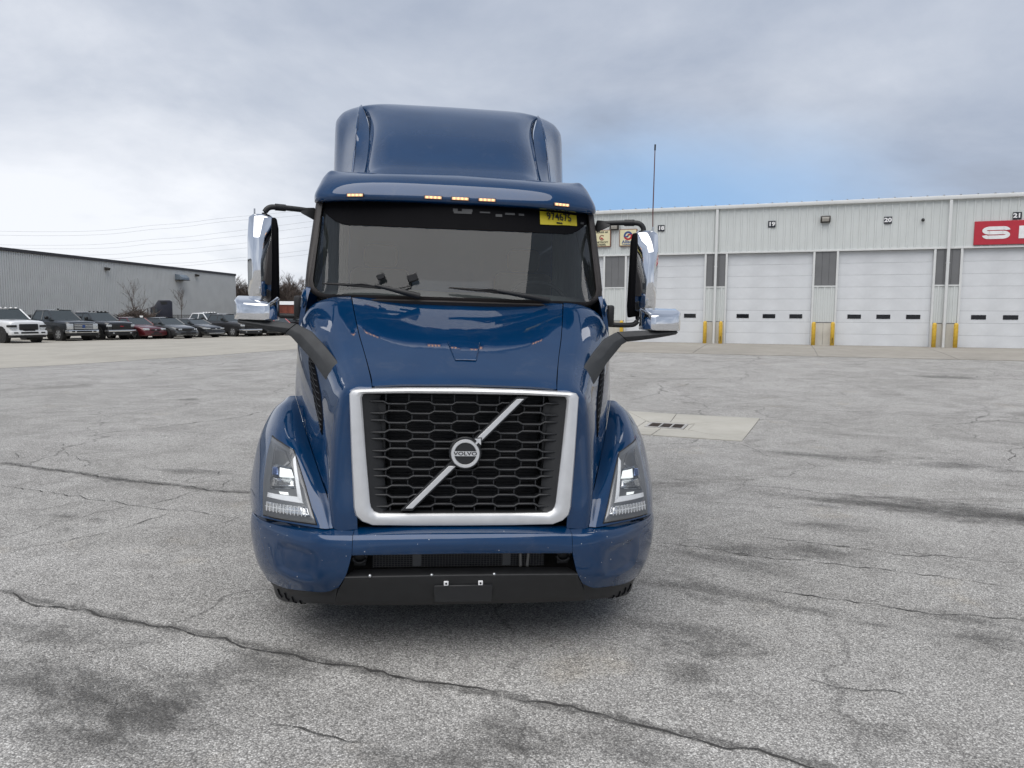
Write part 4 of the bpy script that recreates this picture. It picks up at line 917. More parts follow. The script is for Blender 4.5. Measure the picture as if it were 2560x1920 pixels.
for idx, (base, ev) in enumerate(allb):
    P = bar_pts(base, ev); b = MB(); gbar_mesh(P, b); L = Lw(zr(base)); sc = L / 870.
    if idx == 0:
        for e_ in edges_n:
            for sgn in (-1, 1): conn(b, sgn * e_ * sc, 1.372, zr(base) - AMP * .4)
    nb = allb[idx + 1] if idx + 1 < len(allb) else None
    for i in range(0, 5):
        # narrow cells sit under odd columns for an even bar, under even columns for an odd one
        if nb is None or (ev and i % 2 == 0) or (not ev and i % 2 == 1): continue
        za = zr(base) - AMP if ev else zr(base); zb = zr(nb[0]) + AMP if ev else zr(nb[0])
        for e_ in ([edges_n[i - 1] + tw + 6] if i else []) + ([edges_n[i] - tw - 6] if i < 4 else []):
            for sgn in (-1, 1): conn(b, sgn * e_ * sc, za, zb)
    if nb is None:
        for e_ in edges_n:
            for sgn in (-1, 1): conn(b, sgn * e_ * sc, zr(base), .752)
    b.build('grille_bar', M['grille_black'], tk, bevel=.0015, seg=1)
rad = MB().box((-.52, .285, .74), (.52, .32, 1.36)); rd = rad.build('radiator', M['core'], tk); b = MB()
for k in range(34): b.box((-.40, .276, .77 + k * .0175), (.40, .2845, .776 + k * .0175))
b.build('radiator_fin', M['core'], rd)
for sg in SIDES: MB().box((sg * .455 - .05, .19, .78), (sg * .455 + .05, .28, 1.33)).build('radiator_tank', M['black_plastic'], rd, bevel=.01, seg=1)
# diagonal bar and round badge
def para(x0, z0, x1, z1, hw_, ya, th):
    return [Vector((x0 - hw_, gy(z0) + ya, z0)), Vector((x0 + hw_, gy(z0) + ya, z0)), Vector((x1 + hw_, gy(z1) + ya, z1)), Vector((x1 - hw_, gy(z1) + ya, z1))]
gd = MB().prism(para(-.297, .772, .297, 1.368, .031, .004, 0), (0, .04, 0)).build('grille_diagonal', M['grille_black'], tk, bevel=.003, seg=1)
for a, c in ((-.284, -.066), (.066, .284)):
    zf = lambda x: 1.071 + x * (.567 / .565)
    MB().prism(para(a, zf(a), c, zf(c), .0185, -.004, 0), (0, .012, 0)).build('bar_trim', M['silver'], gd, bevel=.002, seg=1)
bc = Vector((0, gy(1.071) - .012, 1.071)); N2 = Vector((0, -1, .09)).normalized()
bd = MB().lathe(bc + Vector((0, .03, 0)), N2, [(0, .085), (.026, .084), (.030, .080)], 40).build('badge', M['grille_black'], tk, smooth=40)
MB().prism([(.035, bc.y + .028, bc.z + .078), (.084, bc.y + .028, bc.z + .084), (.078, bc.y + .028, bc.z + .035)], (0, -.026, 0)).build('badge_corner', M['grille_black'], bd)
def bp_(x, z, o): return bc + Vector((x, 0, 0)) + Vector((0, .09, 1)).normalized() * z + N2 * (o - .002)
b = MB(); n = 48; r0, r1 = .056, .0745; r8 = []
for k in range(n): a = 2 * math.pi * k / n; r8.append([bp_(math.cos(a) * r0, math.sin(a) * r0, .004), bp_(math.cos(a) * (r0 + .003), math.sin(a) * (r0 + .003), .009), bp_(math.cos(a) * (r1 - .003), math.sin(a) * (r1 - .003), .009), bp_(math.cos(a) * r1, math.sin(a) * r1, .004)])
r8.append(r8[0]); b.loft(r8, cap=False)
b.build('ring', M['silver'], bd, smooth=40)
MB().prism([bp_(.046, .078, .010), bp_(.078, .080, .010), bp_(.080, .046, .010), bp_(.066, .058, .010), bp_(.056, .048, .010), bp_(.048, .056, .010), bp_(.058, .066, .010)], -N2 * .006).build('arrow', M['silver'], bd)
MB().prism([bp_(.038, .066, .0105), bp_(.044, .071, .0105), bp_(.054, .061, .0105), bp_(.048, .056, .0105)], N2 * .001).build('arrow_gap', M['grille_black'], bd); MB().prism([bp_(.066, .038, .0105), bp_(.071, .044, .0105), bp_(.061, .054, .0105), bp_(.056, .048, .0105)], N2 * .001).build('arrow_gap', M['grille_black'], bd)
MB().prism([bp_(-.057, -.0125, .008), bp_(.057, -.0125, .008), bp_(.057, .0125, .008), bp_(-.057, .0125, .008)], -N2 * .004).build('name_band', M['silver'], bd)
o = text_mesh('lettering', 'VOLVO', .0255, M['black_print'], bd, bp_(0, 0, .0085), (R(90) - math.atan(.09), 0, 0), 1.42, .0006, .0008)
# --- bumper
def pocket(p):
    u, v = (p.x - .865) / .125, (p.z - .49) / .085
    if abs(u) < 1.35 and abs(v) < 1.35:
        d = max(abs(u), abs(v)) * .6 + math.hypot(u, v) * .4; k = 1 - sstep(.62, 1.15, d); return p + Vector((-.004, .012, 0)) * k
    return p
be_ctrl = [
 [(.560, .130, .676), (.715, .155, .674), (.82, .24, .668), (.945, .36, .660), (1.07, .52, .648), (1.145, .66, .640), (1.185, .82, .622)],
 [(.564, .060, .662), (.718, .088, .660), (.828, .172, .654), (.957, .30, .645), (1.088, .465, .633), (1.168, .62, .626), (1.205, .79, .610)],
 [(.565, .040, .648), (.720, .066, .647), (.832, .152, .641), (.962, .282, .632), (1.097, .448, .621), (1.179, .605, .614), (1.219, .78, .598)],
 [(.565, .026, .610), (.720, .052, .605), (.838, .136, .600), (.968, .268, .590), (1.103, .438, .572), (1.186, .60, .556), (1.224, .78, .540)],
 [(.567, .022, .566), (.716, .047, .525), (.840, .128, .512), (.970, .262, .492), (1.098, .432, .468), (1.178, .60, .450), (1.214, .78, .44)],
 [(.594, .030, .462), (.711, .052, .432), (.830, .128, .418), (.960, .262, .392), (1.080, .432, .362), (1.150, .59, .345), (1.185, .78, .342)],
 [(.634, .060, .386), (.700, .085, .353), (.800, .150, .334), (.930, .280, .302), (1.030, .420, .282), (1.090, .54, .270), (1.130, .75, .270)]]
be = Surf(be_ctrl, 10, 10).warp(pocket)
for sg in SIDES: (be if sg > 0 else be.flip()).build('bumper_end', M['blue_chip'], tk, .010, inside=(0, 1.2, .5))
bcn = Surf([[(0, .100, .690), (.3, .108, .689), (.558, .128, .678)], [(0, .030, .678), (.3, .036, .675), (.561, .058, .664)], [(0, .006, .664), (.3, .014, .661), (.562, .038, .650)], [(0, -.008, .625), (.3, .000, .622), (.562, .024, .611)], [(0, -.006, .585), (.3, .001, .581), (.563, .020, .570)], [(0, .006, .574), (.3, .012, .570), (.563, .036, .560)], [(0, .06, .572), (.3, .065, .568), (.563, .08, .558)]], 8, 8)
bcn.build('bumper', M['blue_chip'], tk, .010, mirror=True, inside=(0, 1.2, .6))
MB().box((-.66, .13, .652), (.66, .22, .672)).build('bumper_gap_shade', M['dark'], tk)  # near-black strips painting the shade in the gap above the bumper
for sg in SIDES: MB().prism([(sg * .66, .14, .64), (sg * 1.06, .41, .62), (sg * 1.20, .82, .60), (sg * .66, .82, .60)], (0, 0, .03)).build('bumper_gap_shade', M['dark'], tk)
# lower opening: condenser, pipes, tow eyes
MB().box((-.66, .30, .30), (.66, .34, .68)).build('opening_back', M['dark'], tk)
cd = MB().box((-.47, .16, .452), (.44, .18, .575)).build('condenser', M['core'], tk); b = MB()
for k in range(58): b.box((-.468 + k * .0157, .155, .455), (-.466 + k * .0157, .1595, .572))
for k in range(11): b.box((-.468, .1545, .458 + k * .0105), (.438, .1592, .4592 + k * .0105))
b.build('condenser_mesh', mat('mesh_grey', (.13, .125, .12), .6, .3), cd)
for x in (-.24, .235): MB().box((x - .022, .150, .46), (x + .022, .154, .56)).build('bracket', mat('bracket_grey', (.12, .118, .115), .6), cd)
pm_ = mat('pipe_grey', (.26, .25, .23), .5, .4); b = MB().tube([(.12, .135, .556), (.28, .135, .556), (.305, .135, .54), (.31, .135, .46)], .0085, 8).build('pipe', pm_, cd); MB().tube([(.345, .135, .46), (.35, .135, .535), (.375, .135, .555), (.42, .135, .566)], .0085, 8).build('pipe', pm_, cd); MB().tube([(-.44, .135, .562), (-.36, .135, .556)], .006, 6).build('pipe', pm_, cd)
for sg in SIDES:
    b = MB(); c = Vector((sg * .535, .11, .525)); b.tube([c + Vector((math.cos(a) * .034, 0, math.sin(a) * .030)) for a in [k * 2 * math.pi / 20 for k in range(21)]], .009, 8); b.box((c.x - .03, .13, c.z - .05), (c.x + .03, .2, c.z + .045)); b.build('tow_eye', M['black_plastic'], tk, smooth=50)
# lower valance
vc = Surf([[(0, .09, .470), (.3, .095, .468), (.56, .11, .460)], [(0, .022, .462), (.3, .026, .459), (.596, .040, .452)], [(0, .014, .440), (.3, .019, .437), (.604, .034, .430)], [(0, .030, .36), (.3, .036, .358), (.640, .062, .352)], [(0, .055, .292), (.3, .060, .290), (.655, .086, .285)], [(0, .10, .274), (.3, .105, .272), (.66, .13, .27)]], 6, 8)
va = vc.build('valance', M['black_plastic'], tk, .010, mirror=True, inside=(0, 1.2, .5))
MB().box((-.15, .012, .315), (.15, .034, .405)).build('plate_bracket', M['black_plastic'], va, bevel=.004, seg=1)
for x in (-.474, -.163, .158): MB().lathe((x, .024, .457), (0, -1, .5), [(0, .009), (.004, .009), (.008, .005), (.009, .001)], 12).build('bolt', M['alu'], va, smooth=50)
for x in (-.089, .087):
    o = MB().box((x - .012, .006, .405), (x + .012, .014, .429)).build('clip', M['white_print'], va, bevel=.002, seg=1); MB().cyl((x, .005, .417), .005, (0, 1, 0), .004, 8).build('clip_hole', M['shade_black'], va)
ve_ctrl = [
 [(.640, .075, .380), (.70, .098, .348), (.80, .162, .328), (.925, .288, .296), (1.022, .425, .276), (1.082, .545, .264), (1.122, .755, .264)],
 [(.648, .082, .335), (.72, .118, .312), (.81, .185, .294), (.925, .305, .262), (1.012, .43, .240), (1.055, .54, .232), (1.09, .74, .232)],
 [(.655, .092, .285), (.73, .135, .272), (.82, .205, .250), (.92, .315, .212), (.985, .41, .188), (1.025, .50, .186), (1.05, .70, .19)],
 [(.655, .14, .272), (.73, .18, .262), (.81, .25, .240), (.89, .36, .202), (.945, .45, .180), (.985, .54, .180), (1.0, .72, .186)]]
ve = Surf(ve_ctrl, 8, 8)
for sg in SIDES:
    o = (ve if sg > 0 else ve.flip()).build('valance_end', M['black_plastic'], tk, .008, inside=(0, 1.2, .4))
    b = MB()
    for k in range(4):
        x = .99 - k * .048; line_on(ve, [(x + .006, .262 - k * .002 - (.0 if k else .004)), (x - .004, .232), (x - .022, .222 + k * .006)], .003, .0045, b, sg, 3, 5)
    b.build('louvre', M['shade_black'], o)
# --- windshield
def wy(x, z): a = abs(x); return 1.125 + .155 * (a / .87) ** 2 + .09 * (a / .95) ** 8 + .45 * (z - 1.9)
def ww(z):
    t = (z - 1.892) / .10
    return (.845 + .120 * math.sqrt(max(0, 1 - (1 - min(1, t)) ** 2))) if t < 1 else .965 - .04 * (z - 1.99) / .55
zs_ = [1.892, 1.896, 1.905, 1.92, 1.945, 1.99, 2.08, 2.2, 2.32, 2.44, 2.56]
def wsheet(name, m, par, grow, dy, thick):
    v = []; nx = 24
    for z in zs_:
        for i in range(nx + 1):
            x = (ww(z) + grow) * (2 * i / nx - 1); v.append((x, wy(x, z) + dy, z))
    me = bpy.data.meshes.new(name); n = nx + 1; me.from_pydata(v, [], [(r * n + i, r * n + i + 1, (r + 1) * n + i + 1, (r + 1) * n + i) for r in range(len(zs_) - 1) for i in range(nx)]); me.shade_smooth(); me.materials.append(m)
    o = link(bpy.data.objects.new(name, me), par)
    if thick: md = o.modifiers.new('thickness', 'SOLIDIFY'); md.thickness = thick; md.offset = 0
    return o
ws = wsheet('windshield', M['ws_glass'], tk, .012, 0, 0)
# gasket round the glass
inner = [Vector((-ww(z), wy(ww(z), z), z)) for z in zs_[::-1]] + [Vector((x * .845, wy(x * .845, 1.892), 1.892)) for x in (-.8, -.6, -.4, -.2, 0, .2, .4, .6, .8)] + [Vector((ww(z), wy(ww(z), z), z)) for z in zs_]
def outw(p, d):
    z = p.z; low = max(0, 1 - (z - 1.892) / .1); side = 1 - low ** 3
    return Vector((p.x + math.copysign(d * side, p.x) if abs(p.x) > .8 else p.x, 0, p.z - d * .62 * (low ** 1.5)))
rings = []
for p in inner:
    o1, o2, o3 = outw(p, -.006), outw(p, .022), outw(p, .058); y1 = p.y
    rings.append([Vector((o1.x, y1 - .002, o1.z)), Vector((o1.x, y1 - .012, o1.z)), Vector((o2.x, y1 - .016 + .012, o2.z)), Vector((o3.x, y1 + .03, o3.z)), Vector((o3.x, y1 + .07, o3.z)), Vector((o1.x, y1 + .06, o1.z))])
MB().loft(rings).build('windshield_frame', M['trim_brown'], tk, smooth=50)
# dark band along the top of the glass, dipping at both ends
b = MB(); bl_ = [(0, 2.352), (.2, 2.352), (.45, 2.356), (.62, 2.362), (.74, 2.364), (.79, 2.374), (.84, 2.398), (.885, 2.432), (.925, 2.470)]
top_pts = [(x, 2.555) for x, z in bl_]
for sg in SIDES:
    v = []
    for (x, z), (x2, z2) in zip(bl_, top_pts):
        for k in range(5): zz = z + (z2 - z) * k / 4; v.append((x * sg, wy(x, zz) - .006, zz))
    b.add(v, [(i * 5 + k, i * 5 + k + 1, i * 5 + k + 6, i * 5 + k + 5) for i in range(len(bl_) - 1) for k in range(4)])
b.build('tint_band', M['shade_black'], tk, fix=False)
# faint vents and switches of the header behind the band
hdm = mat('header_grey', (.035, .037, .04), .6)
for x, z, w, h in ((.02, 2.485, .065, .010), (.02, 2.470, .06, .008), (.17, 2.478, .035, .005), (.26, 2.462, .027, .009), (.34, 2.478, .035, .007), (.42, 2.478, .02, .007), (.87, 2.462, .018, .003), (.87, 2.454, .018, .003)):
    MB().prism([(x - w, wy(x, z) - .010, z - h), (x + w, wy(x, z) - .010, z - h), (x + w, wy(x, z) - .010 + .45 * 2 * h, z + h), (x - w, wy(x, z) - .010 + .45 * 2 * h, z + h)], (0, .002, 0)).build('header_slot', hdm, tk)
# yellow stock sticker
pt = lambda x, z, o: Vector((x, wy(x, z) - o, z))
b = MB(); cs = [(.553, 2.513, .553, 2.418), (.645, 2.512, .645, 2.421), (.74, 2.511, .74, 2.428), (.832, 2.508, .832, 2.432)]
v = [];
for x0, z0_, x1, z1_ in cs: v += [pt(x0, z0_, .012), pt(x1, z1_, .012)]
st = b.add(v, [(0, 1, 3, 2), (2, 3, 5, 4), (4, 5, 7, 6)]).build('stock_sticker', M['sticker'], tk, fix=False)
md = st.modifiers.new('thickness', 'SOLIDIFY'); md.thickness = .001
ang = math.atan2(wy(.83, 2.46) - wy(.55, 2.46), .28)
def serif_digit(ch):
    return ch
text_mesh('lettering', '974675', .078, M['black_print'], st, pt(.695, 2.481, .016), (R(90) - math.atan(.45), 0, ang), .86, .0012, .0006); text_mesh('lettering', '298345', .016, M['black_print'], st, pt(.695, 2.438, .015), (R(90) - math.atan(.45), 0, ang), 1., .0005)
# wipers
for (a, mid, c, tip) in (((-.255, 1.10, 1.896), (-.40, 1.075, 1.928), (-.535, 1.10, 1.957), ((-.875, 1.235, 1.962), (-.36, 1.115, 1.934))), ((.585, 1.14, 1.896), (.40, 1.08, 1.922), (.24, 1.065, 1.945), ((-.070, 1.095, 1.957), (.46, 1.125, 1.918)))):
    w_ = MB().tube([a, mid, c], [.021, .016, .010], 8).build('wiper', M['black_plastic'], tk, smooth=60)
    p, q = Vector(tip[0]), Vector(tip[1]); md_ = (p + q) / 2 + Vector((0, -.02, .006))
    MB().tube([p, p.lerp(q, .25) + Vector((0, -.012, .003)), md_, p.lerp(q, .75) + Vector((0, -.012, .003)), q], [.006, .010, .013, .011, .006], 6).build('wiper_blade', M['rubber'], w_, smooth=60)
    MB().tube([p.lerp(q, .3) + Vector((0, -.02, .004)), md_ + Vector((0, -.015, .012)), p.lerp(q, .72) + Vector((0, -.02, .006))], .005, 6).build('wiper_bracket', M['black_plastic'], w_, smooth=60)
# cowl strip under the glass
MB().loft([[Vector((x, wy(x, 1.87) - .03 + (.02 if abs(x) > .6 else 0), 1.865)), Vector((x, wy(x, 1.87) + .10, 1.90)), Vector((x, wy(x, 1.87) + .12, 1.84)), Vector((x, wy(x, 1.87) - .01, 1.84))] for x in [-.86 + k * .086 for k in range(21)]]).build('cowl', M['trim_brown'], tk, smooth=40)
# --- cab
cowl_peak = Surf([[(1.052, 1.34, 1.24), (1.056, 1.9, 1.24), (1.06, 2.75, 1.24)], [(1.046, 1.34, 1.66), (1.056, 1.9, 1.66), (1.062, 2.75, 1.66)], [(1.022, 1.37, 1.86), (1.045, 1.9, 1.88), (1.058, 2.75, 1.88)], [(1.008, 1.42, 1.945), (1.040, 1.9, 1.95), (1.055, 2.75, 1.95)]], 6, 6)
for sg in SIDES:
    d = (cowl_peak if sg > 0 else cowl_peak.flip()).build('door', M['blue'], tk, .03, inside=(0, 2, 1.5)); 
    MB().prism([(sg * 1.062, 2.35, 1.80), (sg * 1.062, 2.55, 1.80), (sg * 1.062, 2.55, 1.84), (sg * 1.062, 2.35, 1.84)], (sg * .03, 0, 0)).build('handle', M['black_plastic'], d, bevel=.006, seg=1)
    # black cover at the hood's rear corner
    MB().loft([[Vector((sg * x, y, z)) for x, y, z in r] for r in ([(.985, 1.30, 1.865), (1.015, 1.34, 1.80), (1.02, 1.42, 1.86), (1.0, 1.38, 1.93)], [(1.03, 1.36, 1.885), (1.045, 1.40, 1.80), (1.05, 1.5, 1.86), (1.026, 1.42, 1.935)])]).build('cowl_corner', M['blue'], tk, bevel=.01)
    pil = Surf([[(.968, 1.44, 1.93), (1.012, 1.455, 1.925), (1.040, 1.56, 1.93), (1.04, 1.68, 1.94)], [(.975, 1.49, 2.08), (1.014, 1.51, 2.08), (1.036, 1.62, 2.08), (1.036, 1.73, 2.08)], [(.955, 1.56, 2.30), (.998, 1.585, 2.30), (1.016, 1.69, 2.30), (1.016, 1.79, 2.30)], [(.930, 1.635, 2.56), (.972, 1.655, 2.56), (.992, 1.76, 2.56), (.995, 1.86, 2.56)]], 6, 5)
    (pil if sg > 0 else pil.flip()).build('pillar', M['trim_brown'], tk, .012, inside=(0, 2.5, 2.2))
    MB().loft([[Vector((sg * 1.035, 1.66, 1.945)), Vector((sg * 1.055, 2.6, 1.95)), Vector((sg * 1.05, 2.6, 1.95)), Vector((sg * 1.03, 1.66, 1.945))], [Vector((sg * .998, 1.84, 2.50)), Vector((sg * 1.03, 2.6, 2.50)), Vector((sg * 1.025, 2.6, 2.50)), Vector((sg * .993, 1.84, 2.50))]]).build('side_window', mat('side_glass', (.03, .035, .035), .06, spec=.6), tk)
    MB().box((sg * 1.045 - .02, 2.58, 1.94), (sg * 1.045 + .02, 2.78, 2.55)).build('pillar', M['blue'], tk)
    MB().box((sg * .965 - .03, 1.80, 2.49), (sg * .965 + .025, 2.78, 2.58)).build('door_frame', M['blue'], tk, bevel=.01)
    MB().box((sg * 1.02 - .05, 1.92, .55), (sg * 1.02 + .04, 2.75, 1.235)).build('step_panel', M['blue'], tk, bevel=.03)
    for z in (.62, .95): MB().box((sg * 1.03 - .12, 1.75, z), (sg * 1.03 + .035, 2.5, z + .045)).build('step', M['alu'], tk, bevel=.008, seg=1)
MB().box((-1.02, 1.42, .9), (1.02, 4.35, .96)).build('floor', M['cabin'], tk); MB().box((-.99, 1.9, 2.56), (.99, 3.8, 2.60)).build('headliner', M['cabin'], tk)
# roof visor with marker lamps
vr = [
 [(0, 1.395, 2.520), (.4, 1.402, 2.520), (.69, 1.45, 2.520), (.90, 1.56, 2.522), (.975, 1.66, 2.53), (.985, 1.87, 2.54)],
 [(0, 1.365, 2.530), (.4, 1.372, 2.530), (.69, 1.42, 2.530), (.905, 1.53, 2.532), (.988, 1.645, 2.54), (1.002, 1.86, 2.55)],
 [(0, 1.362, 2.575), (.4, 1.370, 2.575), (.69, 1.418, 2.575), (.905, 1.53, 2.578), (.988, 1.655, 2.59), (1.002, 1.88, 2.60)],
 [(0, 1.415, 2.655), (.4, 1.425, 2.655), (.68, 1.475, 2.655), (.885, 1.59, 2.658), (.967, 1.72, 2.665), (.985, 1.95, 2.67)],
 [(0, 1.55, 2.730), (.4, 1.56, 2.728), (.66, 1.61, 2.727), (.85, 1.70, 2.732), (.942, 1.80, 2.740), (.965, 2.02, 2.74)],
 [(0, 1.76, 2.788), (.4, 1.78, 2.783), (.64, 1.81, 2.779), (.82, 1.85, 2.783), (.902, 1.88, 2.792), (.925, 2.08, 2.79)],
 [(0, 2.05, 2.800), (.4, 2.05, 2.795), (.64, 2.05, 2.785), (.80, 2.06, 2.765), (.87, 2.08, 2.760), (.89, 2.12, 2.76)]]
vis = Surf(vr, 7, 8); vis.build('roof_visor', M['blue'], tk, .012, mirror=True, inside=(0, 2.4, 2.3))
MB().box((-.92, 2.0, 2.56), (.92, 3.75, 2.77)).build('cab_roof', M['blue'], tk, bevel=.04)
for sg in SIDES: MB().loft([[(sg * .80, y, 2.53), (sg * .985, y, 2.53), (sg * .955, y, 2.68), (sg * .90, y, 2.755), (sg * .80, y, 2.755)] for y in (1.95, 2.6, 3.75)]).build('cab_roof', M['blue'], tk, smooth=30)
for x in (-.692, -.179, 0, .179, .697):
    a, n_ = vis.at(abs(x), 2.556); a = Vector((x, a.y, a.z)); e1 = Vector((1, 0, 0)) if abs(x) < .5 else Vector((1, math.copysign(.30, x), 0)).normalized(); up = Vector((0, 0, 1)); out = up.cross(e1)
    if out.y > 0: out = -out
    def q(u, v_, o): return a + e1 * u + up * v_ + out * o
    ml = MB().prism([q(-.061, -.0125, .006), q(.061, -.0125, .006), q(.061, .0125, .006), q(-.061, .0125, .006)], -out * .012).build('marker_lamp', M['black_plastic'], tk, bevel=.003, seg=1)
    MB().prism([q(-.055, -.0088, .0085), q(.055, -.0088, .0085), q(.055, .0088, .0085), q(-.055, .0088, .0085)], -out * .004).build('lens', M['amber_lens'], ml, bevel=.002, seg=1)
    for k in range(4): MB().lathe(q(-.040 + k * .0267, 0, .0085), out, [(0, .0062), (.0015, .005), (.002, .001)], 10).build('led', M['amber'], ml)
# roof fairing and sleeper
ctr = [(2.12, 2.765), (2.30, 2.868), (2.45, 2.966), (2.80, 3.245), (3.20, 3.500), (3.52, 3.672), (3.77, 3.772), (4.10, 3.825), (4.41, 3.835)]
rx = [.752, .740, .724, .730, .760, .812, .857, .88, .89]
rows = []
for (y, z), x in zip(ctr, rx):
    t = sstep(3.3, 3.9, y); dz = .026 - .004 * t
    rows.append([(0, y - .06 * (1 - t), z + dz), (x * .45, y - .055 * (1 - t), z + dz - .002), (x * .66, y - .045 * (1 - t), z + dz * .85), (x * .80, y - .01, z + dz * .5 + .004 * (1 - t)), (x * .92, y + .07 * (1 - t), z + .002), (x, y + .20 * (1 - t), z - .010)])
fc = Surf(rows, 7, 6); rf = fc.build('roof_fairing', M['blue'], tk, .01, mirror=True, inside=(0, 4.2, 2.6))
fs_ctrl = [
 [(.752, 2.31, 2.75), (.80, 2.42, 2.75), (.845, 2.55, 2.75), (.855, 2.60, 2.75), (.95, 3.05, 2.75), (1.07, 3.42, 2.75), (1.112, 3.74, 2.75), (1.118, 4.40, 2.75)],
 [(.728, 2.62, 2.945), (.80, 2.75, 2.955), (.850, 2.86, 2.955), (.860, 2.89, 2.955), (.97, 3.22, 2.97), (1.078, 3.50, 2.99), (1.114, 3.77, 3.0), (1.12, 4.40, 3.0)],
 [(.728, 2.99, 3.238), (.795, 3.06, 3.26), (.846, 3.12, 3.30), (.857, 3.14, 3.31), (.97, 3.42, 3.33), (1.08, 3.64, 3.35), (1.117, 3.86, 3.36), (1.122, 4.40, 3.36)],
 [(.760, 3.36, 3.488), (.815, 3.39, 3.515), (.862, 3.43, 3.55), (.872, 3.45, 3.555), (.97, 3.62, 3.585), (1.08, 3.78, 3.58), (1.122, 3.93, 3.56), (1.125, 4.40, 3.56)],
 [(.857, 3.77, 3.765), (.872, 3.80, 3.764), (.885, 3.82, 3.764), (.90, 3.84, 3.763), (.985, 3.92, 3.758), (1.065, 3.96, 3.722), (1.128, 4.02, 3.64), (1.128, 4.40, 3.64)],
 [(.885, 4.10, 3.822), (.90, 4.12, 3.818), (.915, 4.13, 3.814), (.93, 4.14, 3.808), (1.0, 4.2, 3.785), (1.07, 4.22, 3.74), (1.128, 4.25, 3.65), (1.128, 4.41, 3.64)]]
fsd = Surf(fs_ctrl, 7, 6)
for sg in SIDES: (fsd if sg > 0 else fsd.flip()).build('fairing_side', M['blue'], tk, .01, inside=(0, 4.3, 2.9))
for x, y, z in ((-.748, 2.27, 2.845), (-.70, 2.25, 2.848), (.752, 2.27, 2.845)):
    MB().cyl((x, y - .02, z), .009, (0, -1, .5), .012, 8).build('bolt', M['black_plastic'], tk)
MB().box((-1.10, 2.85, .62), (1.10, 4.40, 2.78)).box((-1.08, 4.30, 2.78), (1.08, 4.40, 3.62)).build('sleeper', M['blue'], tk, bevel=.05)
for sg in SIDES: MB().box((sg * 1.105 - .006, 3.1, 2.0), (sg * 1.105 + .006, 3.6, 2.45)).build('sleeper_window', M['window_dark'], tk, bevel=.005, seg=1)
# --- inside the cab
da = Surf([[(0, 1.30, 1.86), (.5, 1.34, 1.86), (.95, 1.50, 1.86)], [(0, 1.55, 1.93), (.5, 1.58, 1.93), (.97, 1.7, 1.92)], [(0, 1.80, 1.91), (.5, 1.83, 1.93), (.97, 1.9, 1.90)], [(0, 1.86, 1.6), (.5, 1.9, 1.6), (.97, 1.95, 1.6)]], 6, 6).build('dashboard', M['dash'], tk, .01, mirror=True, inside=(0, 2.0, 1.2))
b = MB(); cc_ = Vector((.635, 1.95, 1.90)); ax = Vector((0, -.75, .66)).normalized(); u1 = Vector((1, 0, 0)); u2 = ax.cross(u1)
b.tube([cc_ + (u1 * math.cos(a) + u2 * math.sin(a)) * .215 for a in [k * 2 * math.pi / 36 for k in range(37)]], .016, 8); b.tube([cc_ - u1 * .2, cc_, cc_ + u1 * .2], .02, 8); b.cyl(cc_, .06, ax, .05); b.tube([cc_, cc_ - ax * .3 + Vector((0, -.1, -.2))], .04, 8)
b.build('steering_wheel', mat('wheel_grey', (.12, .125, .125), .5), tk, smooth=50)
for sx in (-.6, .62):
    s_ = MB().box((sx - .26, 2.25, 1.35), (sx + .26, 2.75, 1.52)).build('seat', M['cabin'], tk, bevel=.05); MB().box((sx - .25, 2.68, 1.5), (sx + .25, 2.84, 2.16)).build('backrest', M['cabin'], s_, bevel=.06); MB().box((sx - .14, 2.70, 2.17), (sx + .14, 2.82, 2.36)).build('headrest', M['cabin'], s_, bevel=.05)
for sg in SIDES:
    b = MB(); P = []
    for k in range(61): P.append((sg * (.935 + .016 * math.sin(k * 1.35) - .05 * max(0, k - 40) / 20), 1.72 + k * .0155))
    b.add([(x - sg * .0, y, 1.60) for x, y in P] + [(x - sg * .02, y, 2.53) for x, y in P], [(i, i + 1, 62 + i, 61 + i) for i in range(60)]); cu = b.build('curtain', M['curtain'], tk, smooth=60, fix=False)
    md = cu.modifiers.new('thickness', 'SOLIDIFY'); md.thickness = .004
b = MB(); P = [(-.9 + k * .03, 3.02 + .02 * math.sin(k * 1.7)) for k in range(61)]
b.add([(x, y, 1.2) for x, y in P] + [(x, y, 2.54) for x, y in P], [(i, i + 1, 62 + i, 61 + i) for i in range(60)]); cu = b.build('curtain', M['cabin'], tk, smooth=60, fix=False); md = cu.modifiers.new('thickness', 'SOLIDIFY'); md.thickness = .004
for p, q, w in (((-.520, 1.185, 1.955), (-.512, 1.195, 2.002), .026), ((-.385, 1.15, 1.945), (-.308, 1.16, 2.000), .034)):
    p, q = Vector(p), Vector(q); g_ = MB().tube([p, p.lerp(q, .5) + Vector((.03 if w > .03 else 0, 0, -.01)), q], .006, 6).build('device_mount', M['black_plastic'], tk, smooth=60); o = MB().box((-w, -.012, -w * .75), (w, .012, w * .75)).build('device', M['black_plastic'], g_, bevel=.006, seg=1); o.location = q + Vector((.005, 0, .015)); o.rotation_euler = (0, R(-20), 0)
